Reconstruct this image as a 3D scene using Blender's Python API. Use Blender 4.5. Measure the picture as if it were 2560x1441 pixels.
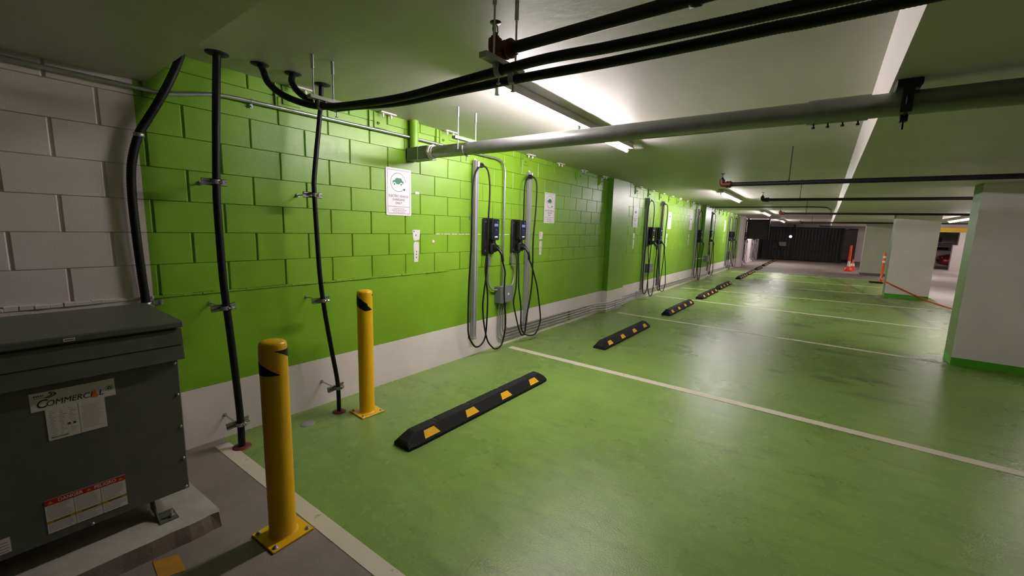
import bpy, bmesh, math, random
from mathutils import Vector, Matrix
random.seed(7)
# ------------------------------------------------------------------ camera, world, exposure
for o in list(bpy.data.objects):
    bpy.data.objects.remove(o)
SC = bpy.context.scene
COL = SC.collection
YAW, PITCH, ROLL = 0.64230, -0.14623, 0.02920
FPX, CX, CH = 1030.807, 3.24035, 1.53
_f = Vector((-math.sin(YAW)*math.cos(PITCH), math.cos(YAW)*math.cos(PITCH), math.sin(PITCH)))
_r = Vector((math.cos(YAW), math.sin(YAW), 0)); _u = _r.cross(_f)
_r2 = math.cos(ROLL)*_r + math.sin(ROLL)*_u
_u2 = -math.sin(ROLL)*_r + math.cos(ROLL)*_u
cam_d = bpy.data.cameras.new('camera'); cam = bpy.data.objects.new('camera', cam_d); COL.objects.link(cam)
M = Matrix(((_r2.x, _u2.x, -_f.x, CX), (_r2.y, _u2.y, -_f.y, 0), (_r2.z, _u2.z, -_f.z, CH), (0, 0, 0, 1)))
cam.matrix_world = M
cam_d.sensor_width = 36.0; cam_d.lens = FPX/2560*36.0; cam_d.clip_start = 0.02; cam_d.clip_end = 200
SC.camera = cam
W = bpy.data.worlds.new('world'); SC.world = W; W.use_nodes = True
W.node_tree.nodes['Background'].inputs[0].default_value = (0.6, 0.62, 0.6, 1)
W.node_tree.nodes['Background'].inputs[1].default_value = 0.02
SC.view_settings.view_transform = 'Standard'; SC.view_settings.look = 'None'
SC.view_settings.gamma = 1.0; SC.view_settings.use_curve_mapping = False
SC.view_settings.exposure = 0.0
SC.cycles.diffuse_bounces = 6; SC.cycles.max_bounces = 10
TUBE = 245.0          # radiance of the fluorescent tubes
LANE = 135.0          # radiance of the tubes over the drive lane

# ------------------------------------------------------------------ materials
def lin(h):
    h = h.lstrip('#'); c = [int(h[i:i+2], 16)/255 for i in (0, 2, 4)]
    return tuple((v/12.92 if v <= .04045 else ((v+.055)/1.055)**2.4) for v in c) + (1,)
def nd(nt, t, **kw):
    n = nt.nodes.new(t)
    for k, v in kw.items():
        if k in n.bl_rna.properties: setattr(n, k, v)
    return n
def ramp(nt, fac, stops):
    r = nt.nodes.new('ShaderNodeValToRGB')
    el = r.color_ramp.elements
    while len(el) < len(stops): el.new(0.5)
    for e, (p, c) in zip(el, stops): e.position = p; e.color = c if len(c) == 4 else (*c, 1)
    nt.links.new(fac, r.inputs[0]); return r.outputs[0]
def mixc(nt, fac, a, b, mode='MIX'):
    m = nt.nodes.new('ShaderNodeMix'); m.data_type = 'RGBA'; m.blend_type = mode
    for s, v in ((m.inputs[0], fac), (m.inputs[6], a), (m.inputs[7], b)):
        if hasattr(v, 'is_linked'): nt.links.new(v, s)
        else: s.default_value = v
    return m.outputs[2]
def mth(nt, op, a, b=0.0, c=None):
    m = nt.nodes.new('ShaderNodeMath'); m.operation = op
    for s, v in zip(m.inputs, (a, b) if c is None else (a, b, c)):
        if hasattr(v, 'is_linked'): nt.links.new(v, s)
        else: s.default_value = v
    return m.outputs[0]
def noise(nt, vec, scale, detail=3, rough=.55):
    n = nt.nodes.new('ShaderNodeTexNoise'); n.inputs['Scale'].default_value = scale
    n.inputs['Detail'].default_value = detail; n.inputs['Roughness'].default_value = rough
    if vec is not None: nt.links.new(vec, n.inputs['Vector'])
    return n.outputs[0]
def scaled(nt, vec, s):
    m = nt.nodes.new('ShaderNodeVectorMath'); m.operation = 'MULTIPLY'
    nt.links.new(vec, m.inputs[0]); m.inputs[1].default_value = s; return m.outputs[0]
def base(name):
    m = bpy.data.materials.new(name); m.use_nodes = True
    nt = m.node_tree; b = nt.nodes['Principled BSDF']
    return m, nt, b
def bumpto(nt, b, h, strength=.3, dist=.002):
    n = nt.nodes.new('ShaderNodeBump'); n.inputs['Strength'].default_value = strength
    n.inputs['Distance'].default_value = dist
    nt.links.new(h, n.inputs['Height']); nt.links.new(n.outputs[0], b.inputs['Normal'])
def mat(name, col, rough=.5, metal=0., var=.12, nscale=9., bump=0., bscale=60., spec=.5, stretch=(1, 1, 1)):
    m, nt, b = base(name)
    c = lin(col) if isinstance(col, str) else col
    g = nt.nodes.new('ShaderNodeNewGeometry').outputs['Position']
    v = scaled(nt, g, stretch)
    n = noise(nt, v, nscale, 4)
    d = tuple(x*(1-var) for x in c[:3]); l = tuple(min(1, x*(1+var)) for x in c[:3])
    nt.links.new(ramp(nt, n, [(.3, d), (.7, l)]), b.inputs['Base Color'])
    b.inputs['Roughness'].default_value = rough; b.inputs['Metallic'].default_value = metal
    b.inputs['Specular IOR Level'].default_value = spec
    if bump: bumpto(nt, b, noise(nt, g, bscale, 3), bump, .003)
    return m
def emit(name, col, s):
    m, nt, b = base(name)
    b.inputs['Base Color'].default_value = (.02, .02, .02, 1)
    b.inputs['Emission Color'].default_value = lin(col); b.inputs['Emission Strength'].default_value = s
    return m

GREEN = lin('76a424'); WHITE = lin('d8d0c4')
def wall_paint(g0='72a01f', g1='7fae29', w0='ddd4d0', w1='ece3e0'):
    # painted blockwork: green, with the unpainted (white) stretch beside the transformer and the white skirt
    m, nt, b = base('wall_paint')
    g = nt.nodes.new('ShaderNodeNewGeometry').outputs['Position']
    s = nt.nodes.new('ShaderNodeSeparateXYZ'); nt.links.new(g, s.inputs[0])
    wob = mth(nt, 'MULTIPLY', mth(nt, 'SUBTRACT', noise(nt, g, 14, 2), .5), .003)
    y = mth(nt, 'ADD', s.outputs[1], wob); z = mth(nt, 'ADD', s.outputs[2], wob)
    left = mth(nt, 'LESS_THAN', y, .672)
    far = mth(nt, 'GREATER_THAN', y, 22.0)
    low = mth(nt, 'LESS_THAN', z, .402)
    w = mth(nt, 'MAXIMUM', mth(nt, 'MAXIMUM', left, far), low)
    n = noise(nt, g, 2.2, 4); n2 = noise(nt, g, 26, 3)
    gc = ramp(nt, n, [(.3, lin(g0)), (.7, lin(g1))])
    wc = ramp(nt, n, [(.28, lin(w0)), (.7, lin(w1))])
    # scuffs and rubbed dirt along the foot of the white skirt
    foot = mth(nt, 'MULTIPLY', mth(nt, 'LESS_THAN', z, .085), mth(nt, 'GREATER_THAN', mth(nt, 'ADD', noise(nt, scaled(nt, g, (1, 3, 6)), 9, 5), mth(nt, 'MULTIPLY', mth(nt, 'GREATER_THAN', y, 4.9), .10)), .70))
    wc = mixc(nt, mth(nt, 'MULTIPLY', foot, .55), wc, lin('857c70'))
    # small pits in the paint
    pit = mth(nt, 'GREATER_THAN', noise(nt, g, 75, 2), .735)
    gc = mixc(nt, mth(nt, 'MULTIPLY', pit, .5), gc, lin('3f6d10'))
    nt.links.new(mixc(nt, w, gc, wc), b.inputs['Base Color'])
    nt.links.new(ramp(nt, n2, [(.3, (.30,)*3), (.7, (.42,)*3)]), b.inputs['Roughness'])
    bumpto(nt, b, noise(nt, g, 140, 4), .30, .003)
    return m
def far_wall_paint():
    # the same paint on the stretches too far off to build block by block: joints as relief only
    m = wall_paint(); m.name = 'far_wall_paint'; nt = m.node_tree; b = nt.nodes['Principled BSDF']
    g = nt.nodes.new('ShaderNodeNewGeometry').outputs['Position']
    s = nt.nodes.new('ShaderNodeSeparateXYZ'); nt.links.new(g, s.inputs[0])
    c = nt.nodes.new('ShaderNodeCombineXYZ'); nt.links.new(s.outputs[1], c.inputs[0]); nt.links.new(s.outputs[2], c.inputs[1])
    br = nt.nodes.new('ShaderNodeTexBrick'); nt.links.new(c.outputs[0], br.inputs['Vector'])
    br.inputs['Scale'].default_value = 1.0; br.inputs['Brick Width'].default_value = .3765
    br.inputs['Row Height'].default_value = .1945; br.inputs['Mortar Size'].default_value = .006
    bumpto(nt, b, mth(nt, 'SUBTRACT', 1.0, br.outputs['Fac']), .5, .006)
    return m
def floor_mat():
    m, nt, b = base('floor_coating')
    g = nt.nodes.new('ShaderNodeNewGeometry').outputs['Position']
    s = nt.nodes.new('ShaderNodeSeparateXYZ'); nt.links.new(g, s.inputs[0])
    X, Y = s.outputs[0], s.outputs[1]
    wob = mth(nt, 'MULTIPLY', mth(nt, 'SUBTRACT', noise(nt, g, 11, 3), .5), .06)
    x, y = mth(nt, 'ADD', X, wob), mth(nt, 'ADD', Y, wob)
    grn = mth(nt, 'MULTIPLY', mth(nt, 'GREATER_THAN', y, .965), mth(nt, 'LESS_THAN', y, 20.0))
    grn = mth(nt, 'MULTIPLY', grn, mth(nt, 'LESS_THAN', x, 5.62))
    n1 = noise(nt, g, .9, 5, .6); n2 = noise(nt, g, 5.5, 5, .65); n3 = noise(nt, g, 40, 3)
    gc = ramp(nt, n1, [(.30, lin('708c42')), (.5, lin('7d9b4a')), (.72, lin('8aa853'))])
    gc = mixc(nt, ramp(nt, n2, [(.35, (0,)*3), (.75, (.5,)*3)]), gc, lin('65833f'))
    grime = noise(nt, scaled(nt, g, (.8, 2.6, 1)), 3.2, 7, .72)
    gc = mixc(nt, ramp(nt, grime, [(.50, (0,)*3), (.68, (.38,)*3)]), gc, lin('5c7434'))
    gc = mixc(nt, ramp(nt, noise(nt, scaled(nt, g, (.7, 1.6, 1)), 2.1, 5, .6), [(.52, (0,)*3), (.75, (.5,)*3)]), gc, lin('8fa343'))
    spk = mth(nt, 'GREATER_THAN', noise(nt, scaled(nt, g, (1, 1.8, 1)), 30, 5, .75), .615)
    gc = mixc(nt, mth(nt, 'MULTIPLY', spk, .45), gc, lin('41602a'))
    # oil and tyre stains, drawn out across the bays
    st = noise(nt, scaled(nt, g, (.55, 2.4, 1)), 1.15, 6, .68)
    stm = mth(nt, 'MULTIPLY', ramp(nt, st, [(.57, (0,)*3), (.70, (.75,)*3)]), ramp(nt, mth(nt, 'MULTIPLY', X, .2), [(.25, (0,)*3), (.5, (1,)*3)]))
    gc = mixc(nt, mth(nt, 'MULTIPLY', stm, .8), gc, lin('3c4a2a'))
    # a few named oil marks where cars stand, each its own blot
    blot = None
    for (bx, by, sx, sy) in ((3.47, 5.5, .20, .10), (2.95, 5.42, .10, .08), (3.8, 5.75, .35, .08), (4.1, 8.6, .4, .1), (3.0, 8.5, .3, .12), (3.6, 6.9, .5, .1)):
        dx = mth(nt, 'DIVIDE', mth(nt, 'SUBTRACT', X, bx), sx); dy = mth(nt, 'DIVIDE', mth(nt, 'SUBTRACT', Y, by), sy)
        d = mth(nt, 'ADD', mth(nt, 'ADD', mth(nt, 'MULTIPLY', dx, dx), mth(nt, 'MULTIPLY', dy, dy)), mth(nt, 'MULTIPLY', mth(nt, 'SUBTRACT', n2, .5), 5.0))
        k = mth(nt, 'MINIMUM', mth(nt, 'MAXIMUM', mth(nt, 'MULTIPLY', mth(nt, 'SUBTRACT', 1.3, d), .8), 0.0), 1.0)
        blot = k if blot is None else mth(nt, 'MAXIMUM', blot, k)
    gc = mixc(nt, mth(nt, 'MULTIPLY', blot, .55), gc, lin('45422e'))
    # long dark joint line running down the bays
    jl = mth(nt, 'ABSOLUTE', mth(nt, 'SUBTRACT', X, mth(nt, 'SUBTRACT', 6.45, mth(nt, 'MULTIPLY', Y, .1445))))
    jm = mth(nt, 'MULTIPLY', mth(nt, 'LESS_THAN', jl, .075), mth(nt, 'GREATER_THAN', Y, 10.2))
    gc = mixc(nt, mth(nt, 'MULTIPLY', jm, .55), gc, lin('3f5232'))
    # scratches near the foot of the wall
    sc = mth(nt, 'GREATER_THAN', noise(nt, scaled(nt, g, (14, 1.4, 1)), 3.0, 6, .75), .60)
    sc = mth(nt, 'MULTIPLY', sc, mth(nt, 'LESS_THAN', X, .75))
    gc = mixc(nt, mth(nt, 'MULTIPLY', sc, .5), gc, lin('46592f'))
    # worn white chalky patches
    wh = mth(nt, 'GREATER_THAN', noise(nt, scaled(nt, g, (1, 2.2, 1)), 7.5, 5, .72), .765)
    gc = mixc(nt, mth(nt, 'MULTIPLY', wh, .25), gc, lin('b9c8a0'))
    cc = ramp(nt, n1, [(.3, lin('7d746c')), (.7, lin('958c82'))])
    cc = mixc(nt, ramp(nt, n2, [(.4, (0,)*3), (.8, (.5,)*3)]), cc, lin('665e57'))
    lane = mth(nt, 'GREATER_THAN', x, 5.62)
    cc = mixc(nt, lane, cc, ramp(nt, n1, [(.3, lin('b0a7a4')), (.7, lin('c6bdba'))]))
    nt.links.new(mixc(nt, grn, cc, gc), b.inputs['Base Color'])
    rg = ramp(nt, n1, [(.3, (.24,)*3), (.7, (.33,)*3)])
    b.inputs['Specular IOR Level'].default_value = .42
    nt.links.new(mixc(nt, grn, (.62, .62, .62, 1), rg), b.inputs['Roughness'])
    h = mth(nt, 'ADD', mth(nt, 'MULTIPLY', noise(nt, g, 125, 3), .8), mth(nt, 'MULTIPLY', n3, .35))
    bumpto(nt, b, h, .5, .004)
    return m
def worn_line():
    m, nt, b = base('line_paint')
    g = nt.nodes.new('ShaderNodeNewGeometry').outputs['Position']
    n = noise(nt, g, 17, 6, .72); k = noise(nt, g, 2.5, 3)
    w = mth(nt, 'GREATER_THAN', mth(nt, 'ADD', n, mth(nt, 'MULTIPLY', k, .25)), .745)
    nt.links.new(mixc(nt, mth(nt, 'MULTIPLY', w, .6), lin('d3ccb6'), lin('8d8a6c')), b.inputs['Base Color'])
    b.inputs['Roughness'].default_value = .5
    bumpto(nt, b, noise(nt, g, 120, 3), .3, .003)
    return m
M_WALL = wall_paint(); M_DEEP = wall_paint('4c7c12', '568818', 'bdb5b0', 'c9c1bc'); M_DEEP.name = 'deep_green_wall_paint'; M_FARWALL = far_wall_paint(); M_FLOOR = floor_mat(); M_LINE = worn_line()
M_GREEN = mat('green_paint', GREEN, .42, 0, .06, 5, .15, 130)
M_CEIL = mat('ceiling_paint', 'c0bbb4', .48, 0, .06, 1.3, .35, 22)
M_WHITE = mat('white_paint', 'e4dcd8', .5, 0, .05, 3, .15, 60)
M_SAGE = mat('sage_paint', '6d8750', .5, 0, .06, 4, .15, 60)
M_BASEGREEN = mat('base_green_paint', '4fa025', .45, 0, .08, 4)
M_BLACK = mat('black_jacket', '0b0b0d', .5, 0, .2, 20, .12, 90, .3)
M_RUBBER = mat('black_rubber', '151515', .75, 0, .3, 30, .3, 180, .3)
M_YSTRIP = mat('yellow_reflective', 'f9c020', .45, 0, .06, 20)
M_YELLOW = mat('yellow_powder_coat', 'eab711', .33, 0, .05, 6, .05, 120)
M_GALV = mat('galvanised_steel', 'b9bcc0', .35, .9, .12, 30)
M_GALVD = mat('dull_galvanised', 'a3a49f', .42, .5, .12, 25)
M_PIPEGREY = mat('grey_pipe', '8a8c88', .38, .55, .1, 12)
M_BLKIRON = mat('black_iron_pipe', '1d1a17', .55, .3, .2, 14)
M_REDIRON = mat('red_iron_fitting', '561a13', .5, .1, .2, 20)
M_REDRING = mat('red_floor_ring', '6b2420', .6, 0, .2, 20)
M_ENCL = mat('grey_enamel', '5c6058', .42, 0, .08, 18, .08, 200)
M_BOXGREY = mat('box_grey', '737476', .45, .1, .06, 12)
M_RAIL = mat('rail_aluminium', '9c9ba0', .4, .25, .06, 10)
M_PAD = mat('pad_concrete', 'b4b1a4', .85, 0, .18, 7, .5, 45)
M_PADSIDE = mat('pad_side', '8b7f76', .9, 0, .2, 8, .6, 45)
M_LABEL = mat('label_white', 'dedbd4', .5, 0, .03, 20)
M_SIGN = mat('sign_white', 'e9e4e6', .4, 0, .02, 10)
M_INK = mat('ink_dark', '45464b', .6, 0, .1, 30)
M_INKSOFT = mat('ink_soft', '9b9796', .6, 0, .2, 60)
M_NAVY = mat('ink_navy', '14172e', .5, 0, .1, 30)
M_SIGNGREEN = mat('sign_green', '1c7352', .5, 0, .06, 30)
M_RED = mat('label_red', 'b8291b', .5, 0, .05, 30)
M_GOLD = mat('label_gold', 'b8962c', .5, 0, .1, 40)
M_ORANGE = mat('label_orange', 'e0761c', .5, 0, .05, 30)
M_CHBLK = mat('charger_black', '0e0e10', .42, 0, .12, 20, .06, 200)
M_SCREENB = mat('charger_glass', '161d33', .15, 0, .1, 20)
M_LCD = emit('charger_display', '9aa6f4', .6)
M_LCDBLUE = emit('charger_logo', '3d6fd0', .25)
M_FIX = mat('fixture_white', 'cfccc8', .4, 0, .05, 8)
M_TUBE = emit('fluorescent_tube', 'fff2f6', TUBE)
M_TUBEL = emit('lane_tube', 'fff4ee', LANE)
M_PLASTIC = mat('white_plastic', 'd9d3cf', .45, 0, .05, 20)
M_TAPE = mat('wall_patch', 'd9d5d0', .6, 0, .04, 20)
M_CONE = mat('orange_cone', 'e8361f', .45, 0, .06, 10)
M_POST = mat('orange_post', 'd9501f', .5, 0, .1, 10)
M_REFL = mat('white_reflective', 'e8dfd2', .4, 0, .05, 20)
M_GATE = mat('gate_black', '070707', .65, .0, .3, 12)
M_GATESLAT = mat('gate_slat', '0c0c0e', .5, .0, .4, 6)
M_PANEL = mat('dark_green_board', '2a2c22', .6, 0, .15, 6)
M_PINK = mat('far_white_wall', 'cfc4c6', .6, 0, .05, 3)
M_BEAMY = mat('yellow_beam', 'f6c84a', .5, 0, .04, 4)
M_CAR = mat('car_red', '7a1418', .25, .2, .08, 8)
M_GLASSD = mat('car_glass', '14161a', .1, 0, .1, 8)
M_TYRE = mat('car_tyre', '0f0f10', .8, 0, .1, 20)
M_YPATCH = mat('yellow_floor_paint', 'b58528', .6, 0, .15, 25, .3, 90)
M_DISC = mat('floor_disc_grey', '98958f', .6, 0, .12, 25)
M_GREY = mat('grey_duct', '6d6768', .5, .2, .1, 10)
M_LAMPDOT = emit('round_lamp_lens', 'f4f6ff', 4.0)

# ------------------------------------------------------------------ mesh helpers
class MB:
    def __init__(s): s.v = []; s.f = []; s.m = []; s.s = []
    def add(s, vs, fs, mi=0, sm=False):
        o = len(s.v); s.v += [Vector(v) for v in vs]
        for f in fs: s.f.append([o+i for i in f]); s.m.append(mi); s.s.append(sm)
        return s
    def box(s, lo, hi, mi=0, bev=0.0, rot=None, about=None):
        lo, hi = Vector(lo), Vector(hi)
        if bev <= 0:
            vs = [Vector((x, y, z)) for x in (lo.x, hi.x) for y in (lo.y, hi.y) for z in (lo.z, hi.z)]
            fs = [(0, 1, 3, 2), (4, 6, 7, 5), (0, 4, 5, 1), (2, 3, 7, 6), (0, 2, 6, 4), (1, 5, 7, 3)]
        else:
            b = min(bev, *[(hi-lo)[i]*.49 for i in range(3)])
            vs = []; idx = {}
            for cx in (0, 1):
                for cy in (0, 1):
                    for cz in (0, 1):
                        c = Vector(((lo, hi)[cx].x, (lo, hi)[cy].y, (lo, hi)[cz].z))
                        ins = Vector((b*(1-2*cx), b*(1-2*cy), b*(1-2*cz)))
                        for a in range(3):
                            p = c + ins; p[a] = c[a]
                            idx[(cx, cy, cz, a)] = len(vs); vs.append(p)
            fs = []
            for a in range(3):
                o1, o2 = [(1, 2), (2, 0), (0, 1)][a]
                for e in (0, 1):
                    q = []
                    for u, w in ((0, 0), (1, 0), (1, 1), (0, 1)):
                        k = [0, 0, 0]; k[a] = e; k[o1] = u; k[o2] = w; q.append(idx[(*k, a)])
                    fs.append(q if e else q[::-1])
                for u in (0, 1):
                    for w in (0, 1):
                        k0 = [0, 0, 0]; k1 = [0, 0, 0]; k0[o1] = k1[o1] = u; k0[o2] = k1[o2] = w; k0[a] = 0; k1[a] = 1
                        q = [idx[(*k0, o1)], idx[(*k1, o1)], idx[(*k1, o2)], idx[(*k0, o2)]]
                        fs.append(q if (u != w) else q[::-1])
            for cx in (0, 1):
                for cy in (0, 1):
                    for cz in (0, 1):
                        t = [idx[(cx, cy, cz, a)] for a in range(3)]
                        fs.append(t if (cx+cy+cz) % 2 else t[::-1])
        if rot is not None:
            a = Vector(about) if about else (lo+hi)/2
            vs = [rot @ (v-a) + a for v in vs]
        return s.add(vs, fs, mi)
    def ring(s, c, t, r, n, ref=None):
        t = Vector(t).normalized()
        a = Vector(ref) if ref else (Vector((0, 0, 1)) if abs(t.z) < .9 else Vector((1, 0, 0)))
        u = a.cross(t).normalized(); w = t.cross(u)
        return [Vector(c) + r*(math.cos(2*math.pi*i/n)*u + math.sin(2*math.pi*i/n)*w) for i in range(n)]
    def cyl(s, p0, p1, r, n=14, r2=None, mi=0, sm=True, caps=True):
        p0, p1 = Vector(p0), Vector(p1); t = p1-p0
        A = s.ring(p0, t, r, n); B = s.ring(p1, t, r if r2 is None else r2, n)
        s.add(A+B, [(i, (i+1) % n, n+(i+1) % n, n+i) for i in range(n)], mi, sm)
        if caps:
            s.add(A, [tuple(range(n))[::-1]], mi); s.add(B, [tuple(range(n))], mi)
        return s
    def tube(s, pts, r, n=10, mi=0, caps=True, rib=None):
        pts = [Vector(p) for p in pts]; N = len(pts)
        vs = []; u = None
        for i, p in enumerate(pts):
            t = (pts[min(i+1, N-1)] - pts[max(i-1, 0)]).normalized()
            if u is None:
                a = Vector((0, 0, 1)) if abs(t.z) < .9 else Vector((1, 0, 0)); u = a.cross(t).normalized()
            else:
                u = (u - t*u.dot(t)).normalized()
            w = t.cross(u)
            rr = r if rib is None else r + (rib if i % 2 else 0)
            vs += [p + rr*(math.cos(2*math.pi*k/n)*u + math.sin(2*math.pi*k/n)*w) for k in range(n)]
        fs = [(i*n+k, i*n+(k+1) % n, (i+1)*n+(k+1) % n, (i+1)*n+k) for i in range(N-1) for k in range(n)]
        s.add(vs, fs, mi, True)
        if caps:
            s.add(vs[:n], [tuple(range(n))[::-1]], mi); s.add(vs[-n:], [tuple(range(n))], mi)
        return s
    def lathe(s, c, prof, n=20, mi=0, axis=2):
        c = Vector(c); vs = []
        for (r, h) in prof:
            for k in range(n):
                a = 2*math.pi*k/n; p = [0, 0, 0]
                p[axis] = h; p[(axis+1) % 3] = r*math.cos(a); p[(axis+2) % 3] = r*math.sin(a)
                vs.append(c+Vector(p))
        N = len(prof)
        s.add(vs, [(i*n+k, i*n+(k+1) % n, (i+1)*n+(k+1) % n, (i+1)*n+k) for i in range(N-1) for k in range(n)], mi, True)
        if prof[0][0] > 1e-6: s.add(vs[:n], [tuple(range(n))[::-1]], mi)
        if prof[-1][0] > 1e-6: s.add(vs[-n:], [tuple(range(n))], mi)
        return s
    def prism(s, poly, fn, t0, t1, mi=0):
        # poly in 2D (counter-clockwise), fn(u, v, t) -> 3D with t along the outward normal
        n = len(poly)
        A = [fn(u, v, t0) for u, v in poly]; B = [fn(u, v, t1) for u, v in poly]
        return s.add(A+B, [tuple(range(n))[::-1], tuple(range(n, 2*n))] + [(i, (i+1) % n, n+(i+1) % n, n+i) for i in range(n)], mi)
    def build(s, name, mats, parent=None, origin=None, kind=None):
        me = bpy.data.meshes.new(name)
        if parent is not None: off = LOC[parent.name]
        else:
            if origin is None:
                lo = [min(v[i] for v in s.v) for i in range(3)]; hi = [max(v[i] for v in s.v) for i in range(3)]
                origin = ((lo[0]+hi[0])/2, (lo[1]+hi[1])/2, lo[2])
            off = Vector(origin)
        me.from_pydata([tuple(v-off) for v in s.v], [], s.f)
        for m in (mats if isinstance(mats, (list, tuple)) else [mats]): me.materials.append(m)
        me.polygons.foreach_set('material_index', s.m); me.polygons.foreach_set('use_smooth', s.s)
        me.update()
        o = bpy.data.objects.new(name, me); COL.objects.link(o)
        if parent is not None:
            o.parent = parent; LOC[o.name] = off
        else:
            o.location = off; LOC[o.name] = off
        if kind: o['kind'] = kind
        return o
LOC = {}
def thing(name, label, cat, loc, group=None):
    o = bpy.data.objects.new(name, None); COL.objects.link(o); o.location = loc
    o.empty_display_size = .05; LOC[o.name] = Vector(loc)
    return tag(o, label, cat, group)
def tag(o, label, cat, group=None):
    o['label'] = label; o['category'] = cat
    if group: o['group'] = group
    return o
def dup(root, loc, label, group=None):
    r = root.copy(); COL.objects.link(r); r.location = loc; r['label'] = label; LOC[r.name] = Vector(loc)
    if group: r['group'] = group
    for ch in list(root.children):
        c = ch.copy(); COL.objects.link(c); c.parent = r
        for g in list(ch.children):
            d = g.copy(); COL.objects.link(d); d.parent = c
    return r
def cr(pts, k=8):
    P = [Vector(p) for p in pts]; P = [P[0]*2-P[1]] + P + [P[-1]*2-P[-2]]
    out = []
    for i in range(1, len(P)-2):
        a, b, c, d = P[i-1:i+3]
        for j in range(k):
            t = j/k
            out.append(.5*((2*b) + (c-a)*t + (2*a-5*b+4*c-d)*t*t + (3*b-a-3*c+d)*t**3))
    out.append(P[-2]); return out
def resample(pts, step):
    out = [pts[0]]; acc = 0
    for a, b in zip(pts, pts[1:]):
        L = (b-a).length
        if L < 1e-9: continue
        d = step-acc
        while d <= L:
            out.append(a+(b-a)*(d/L)); d += step
        acc = L-(d-step)
    out.append(pts[-1]); return out
def bend(pts, r, k=6):
    # polyline with rounded corners
    P = [Vector(p) for p in pts]; out = [P[0]]
    for a, b, c in zip(P, P[1:], P[2:]):
        d1 = (a-b); d2 = (c-b); q = min(r, d1.length*.49, d2.length*.49)
        s, e = b+d1.normalized()*q, b+d2.normalized()*q
        for j in range(k+1):
            t = j/k; out.append((1-t)**2*s + 2*t*(1-t)*b + t*t*e)
    out.append(P[-1]); return out
def wallfn(x, y0, z0):   # u along +Y, v up, t out of the wall
    return lambda u, v, t: Vector((x+t, y0+u, z0+v))
def lettering(txt, size, fn, parent, m, align='CENTER', name='lettering', sx=1.0, bold=0.0, depth=.0006, shear=0.0, fit=None):
    cu = bpy.data.curves.new('lettering', 'FONT'); cu.body = txt; cu.size = size; cu.align_x = align; cu.align_y = 'CENTER'
    cu.resolution_u = 3; cu.offset = bold; cu.shear = shear
    ob = bpy.data.objects.new('lettering', cu); COL.objects.link(ob)
    me = bpy.data.meshes.new_from_object(ob.evaluated_get(bpy.context.evaluated_depsgraph_get()))
    bpy.data.objects.remove(ob); bpy.data.curves.remove(cu)
    if fit:
        xs_ = [v.co.x for v in me.vertices]; sx = fit/(max(xs_)-min(xs_)); 
    mb = MB(); mb.add([fn(v.co.x*sx, v.co.y, depth) for v in me.vertices], [tuple(p.vertices) for p in me.polygons])
    bpy.data.meshes.remove(me)
    return mb.build(name, m, parent)
ORD = ['first', 'second', 'third', 'fourth', 'fifth', 'sixth', 'seventh', 'eighth', 'ninth', 'tenth', 'eleventh', 'twelfth']

# ------------------------------------------------------------------ the setting
def zc(y): return 2.510 - .0075*y          # ceiling falls slightly away from the camera
def zs(y): return zc(y) - .255             # lower soffit over the drive lane
XR, YN, YF = 13.5, -10.0, 36.0
fl = MB().box((-.4, YN, -.2), (XR, YF, 0)).build('floor', M_FLOOR, kind='structure')
mb = MB()
def slab(x0, x1, y0, y1, fz, top=2.9):
    vs = [(x0, y0, fz(y0)), (x1, y0, fz(y0)), (x1, y1, fz(y1)), (x0, y1, fz(y1)), (x0, y0, top), (x1, y0, top), (x1, y1, top), (x0, y1, top)]
    mb.add(vs, [(0, 3, 2, 1), (4, 5, 6, 7), (0, 1, 5, 4), (1, 2, 6, 5), (2, 3, 7, 6), (3, 0, 4, 7)])
slab(-.4, 3.39, .725, 31.6, zc)
slab(-.4, XR, YN, .725, lambda y: 2.30)
# soffit over the lane, its upright edge leaning very slightly
y0, y1 = .725, YF
vs = []
for y in (y0, y1): vs += [(3.385, y, zc(y)), (3.41, y, zs(y)), (XR, y, zs(y)), (XR, y, 2.9), (3.385, y, 2.9)]
mb.add(vs, [(0, 1, 2, 3, 4), (9, 8, 7, 6, 5)] + [(i, i+5, (i+1) % 5+5, (i+1) % 5) for i in range(5)])
# deeper cross beam at the far end over the gate and the slab behind it
mb.box((-.4, 31.6, 1.98), (4.3, 32.2, 2.9)); mb.box((-.4, 32.2, 2.35), (3.39, YF, 2.9))
ceil = mb.build('ceiling', M_CEIL, kind='structure')
MB().box((XR, YN, -.2), (XR+.2, YF, 2.9)).build('wall_right', M_WHITE, kind='structure')
MB().box((-.4, YN-.2, -.2), (XR, YN, 2.9)).build('wall_near', M_WHITE, kind='structure')
MB().box((-.4, YF, -.2), (XR, YF+.2, 2.9)).build('wall_far', M_PINK, kind='structure')

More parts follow.
